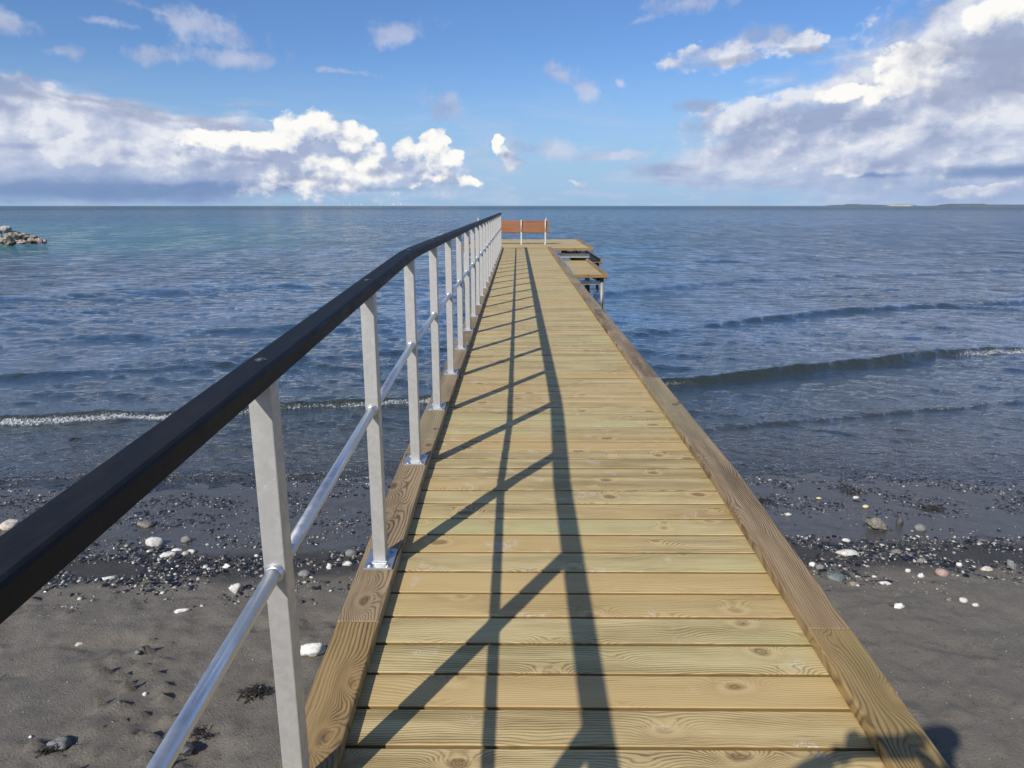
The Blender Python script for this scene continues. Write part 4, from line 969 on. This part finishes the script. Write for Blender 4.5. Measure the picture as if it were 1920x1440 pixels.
def sub_(name, idx, k, m, grow=.012, trim=None):
    V2 = [V[i_] for i_ in idx]; mp = {a: i_ for i_, a in enumerate(idx)}
    E2 = [(mp[a], mp[b_]) for a, b_ in E_ if a in mp and b_ in mp]
    R2 = [tuple(x+grow for x in (Rd[i_] if hasattr(Rd[i_], '__len__') else (Rd[i_],)*2)) for i_ in idx]
    return skinned(name, V2, E2, R2, m, person)
sub_('jacket', [0, 1, 2, 3, 7, 8, 9, 11, 12, 13], 1, m_jack, .016)
sub_('jeans', [0, 15, 16, 17, 19, 20, 21], 1, m_jean, .012)
for s_ in (-1, 1):
    skinned('shoe', [q3(.125*s_, -.06, .05), q3(.13*s_, .06, .045), q3(.14*s_, .20, .035)], [(0, 1), (1, 2)], [.045, .048, .036], m_shoe, person)
skinned('hair', [q3(0, 0, 1.72), q3(0, .01, 1.79), q3(0, .05, 1.82)], [(0, 1), (1, 2)], [.095, .10, .07], m_hair, person)
skinned('nose', [q3(0, .13, 1.72), q3(0, .15, 1.69)], [(0, 1)], [.010, .014], m_skin, person)
m_eye = mat('eye', .2, 0, (.6, .6, .6))[0]
for s_ in (-1, 1):
    MB().tube([q3(.032*s_, .115, 1.725), q3(.032*s_, .128, 1.725)], [.013, .006], 10).build('eye', m_eye, person)
    skinned('ear', [q3(.085*s_, .03, 1.74), q3(.092*s_, .02, 1.70)], [(0, 1)], [.012, .010], m_skin, person)
def hand(pal, fing, th_, nm):
    skinned(nm, pal, [(0, 1), (1, 2)], [(.026, .018), (.036, .016), (.034, .013)], m_skin, person)
    for ch, r_ in fing: skinned('finger', ch, [(k, k+1) for k in range(len(ch)-1)], [r_]*len(ch), m_skin, person, 1)
    skinned('thumb', th_, [(k, k+1) for k in range(len(th_)-1)], [.011]*len(th_), m_skin, person, 1)
# left hand steadies the far end of the phone
hand([(-.165, -.050, CAMZ-.050), (-.145, -.042, CAMZ-.035), (-.125, -.034, CAMZ-.025)],
     [([(-.125, -.030, CAMZ-.045+.017*k), (-.118, -.010, CAMZ-.044+.018*k), (-.095, -.0085, CAMZ-.042+.018*k), (-.084, -.0085, CAMZ-.041+.018*k)], .0075) for k in range(4)],
     [(-.145, -.052, CAMZ-.030), (-.120, -.056, CAMZ-.018), (-.095, -.042, CAMZ-.012)], 'palm')
# phone held in landscape just behind the viewpoint
phone = empty('phone', (.04, -.022, CAMZ-.012)); tag(phone, 'black phone held up sideways by the person on the pier', 'phone')
MB().box(-.150, .035, -.005, .004, -.050, .026, .003).build('body', m_phone, phone)
MB().tube([(-.02, .003, .012), (-.02, .0065, .012)], .009, 16).build('lens', m_bolt, phone)
hand([(.115, -.055, CAMZ-.075), (.095, -.045, CAMZ-.055), (.080, -.036, CAMZ-.040)],
     [([(.085+.006*k, -.030, CAMZ-.055+.018*k), (.083+.004*k, -.010, CAMZ-.052+.019*k), (.055+.004*k, -.0085, CAMZ-.050+.019*k), (.045, -.0085, CAMZ-.049+.019*k)], .0075) for k in range(4)],
     [(.095, -.055, CAMZ-.045), (.075, -.058, CAMZ-.025), (.055, -.042, CAMZ-.012)], 'palm')
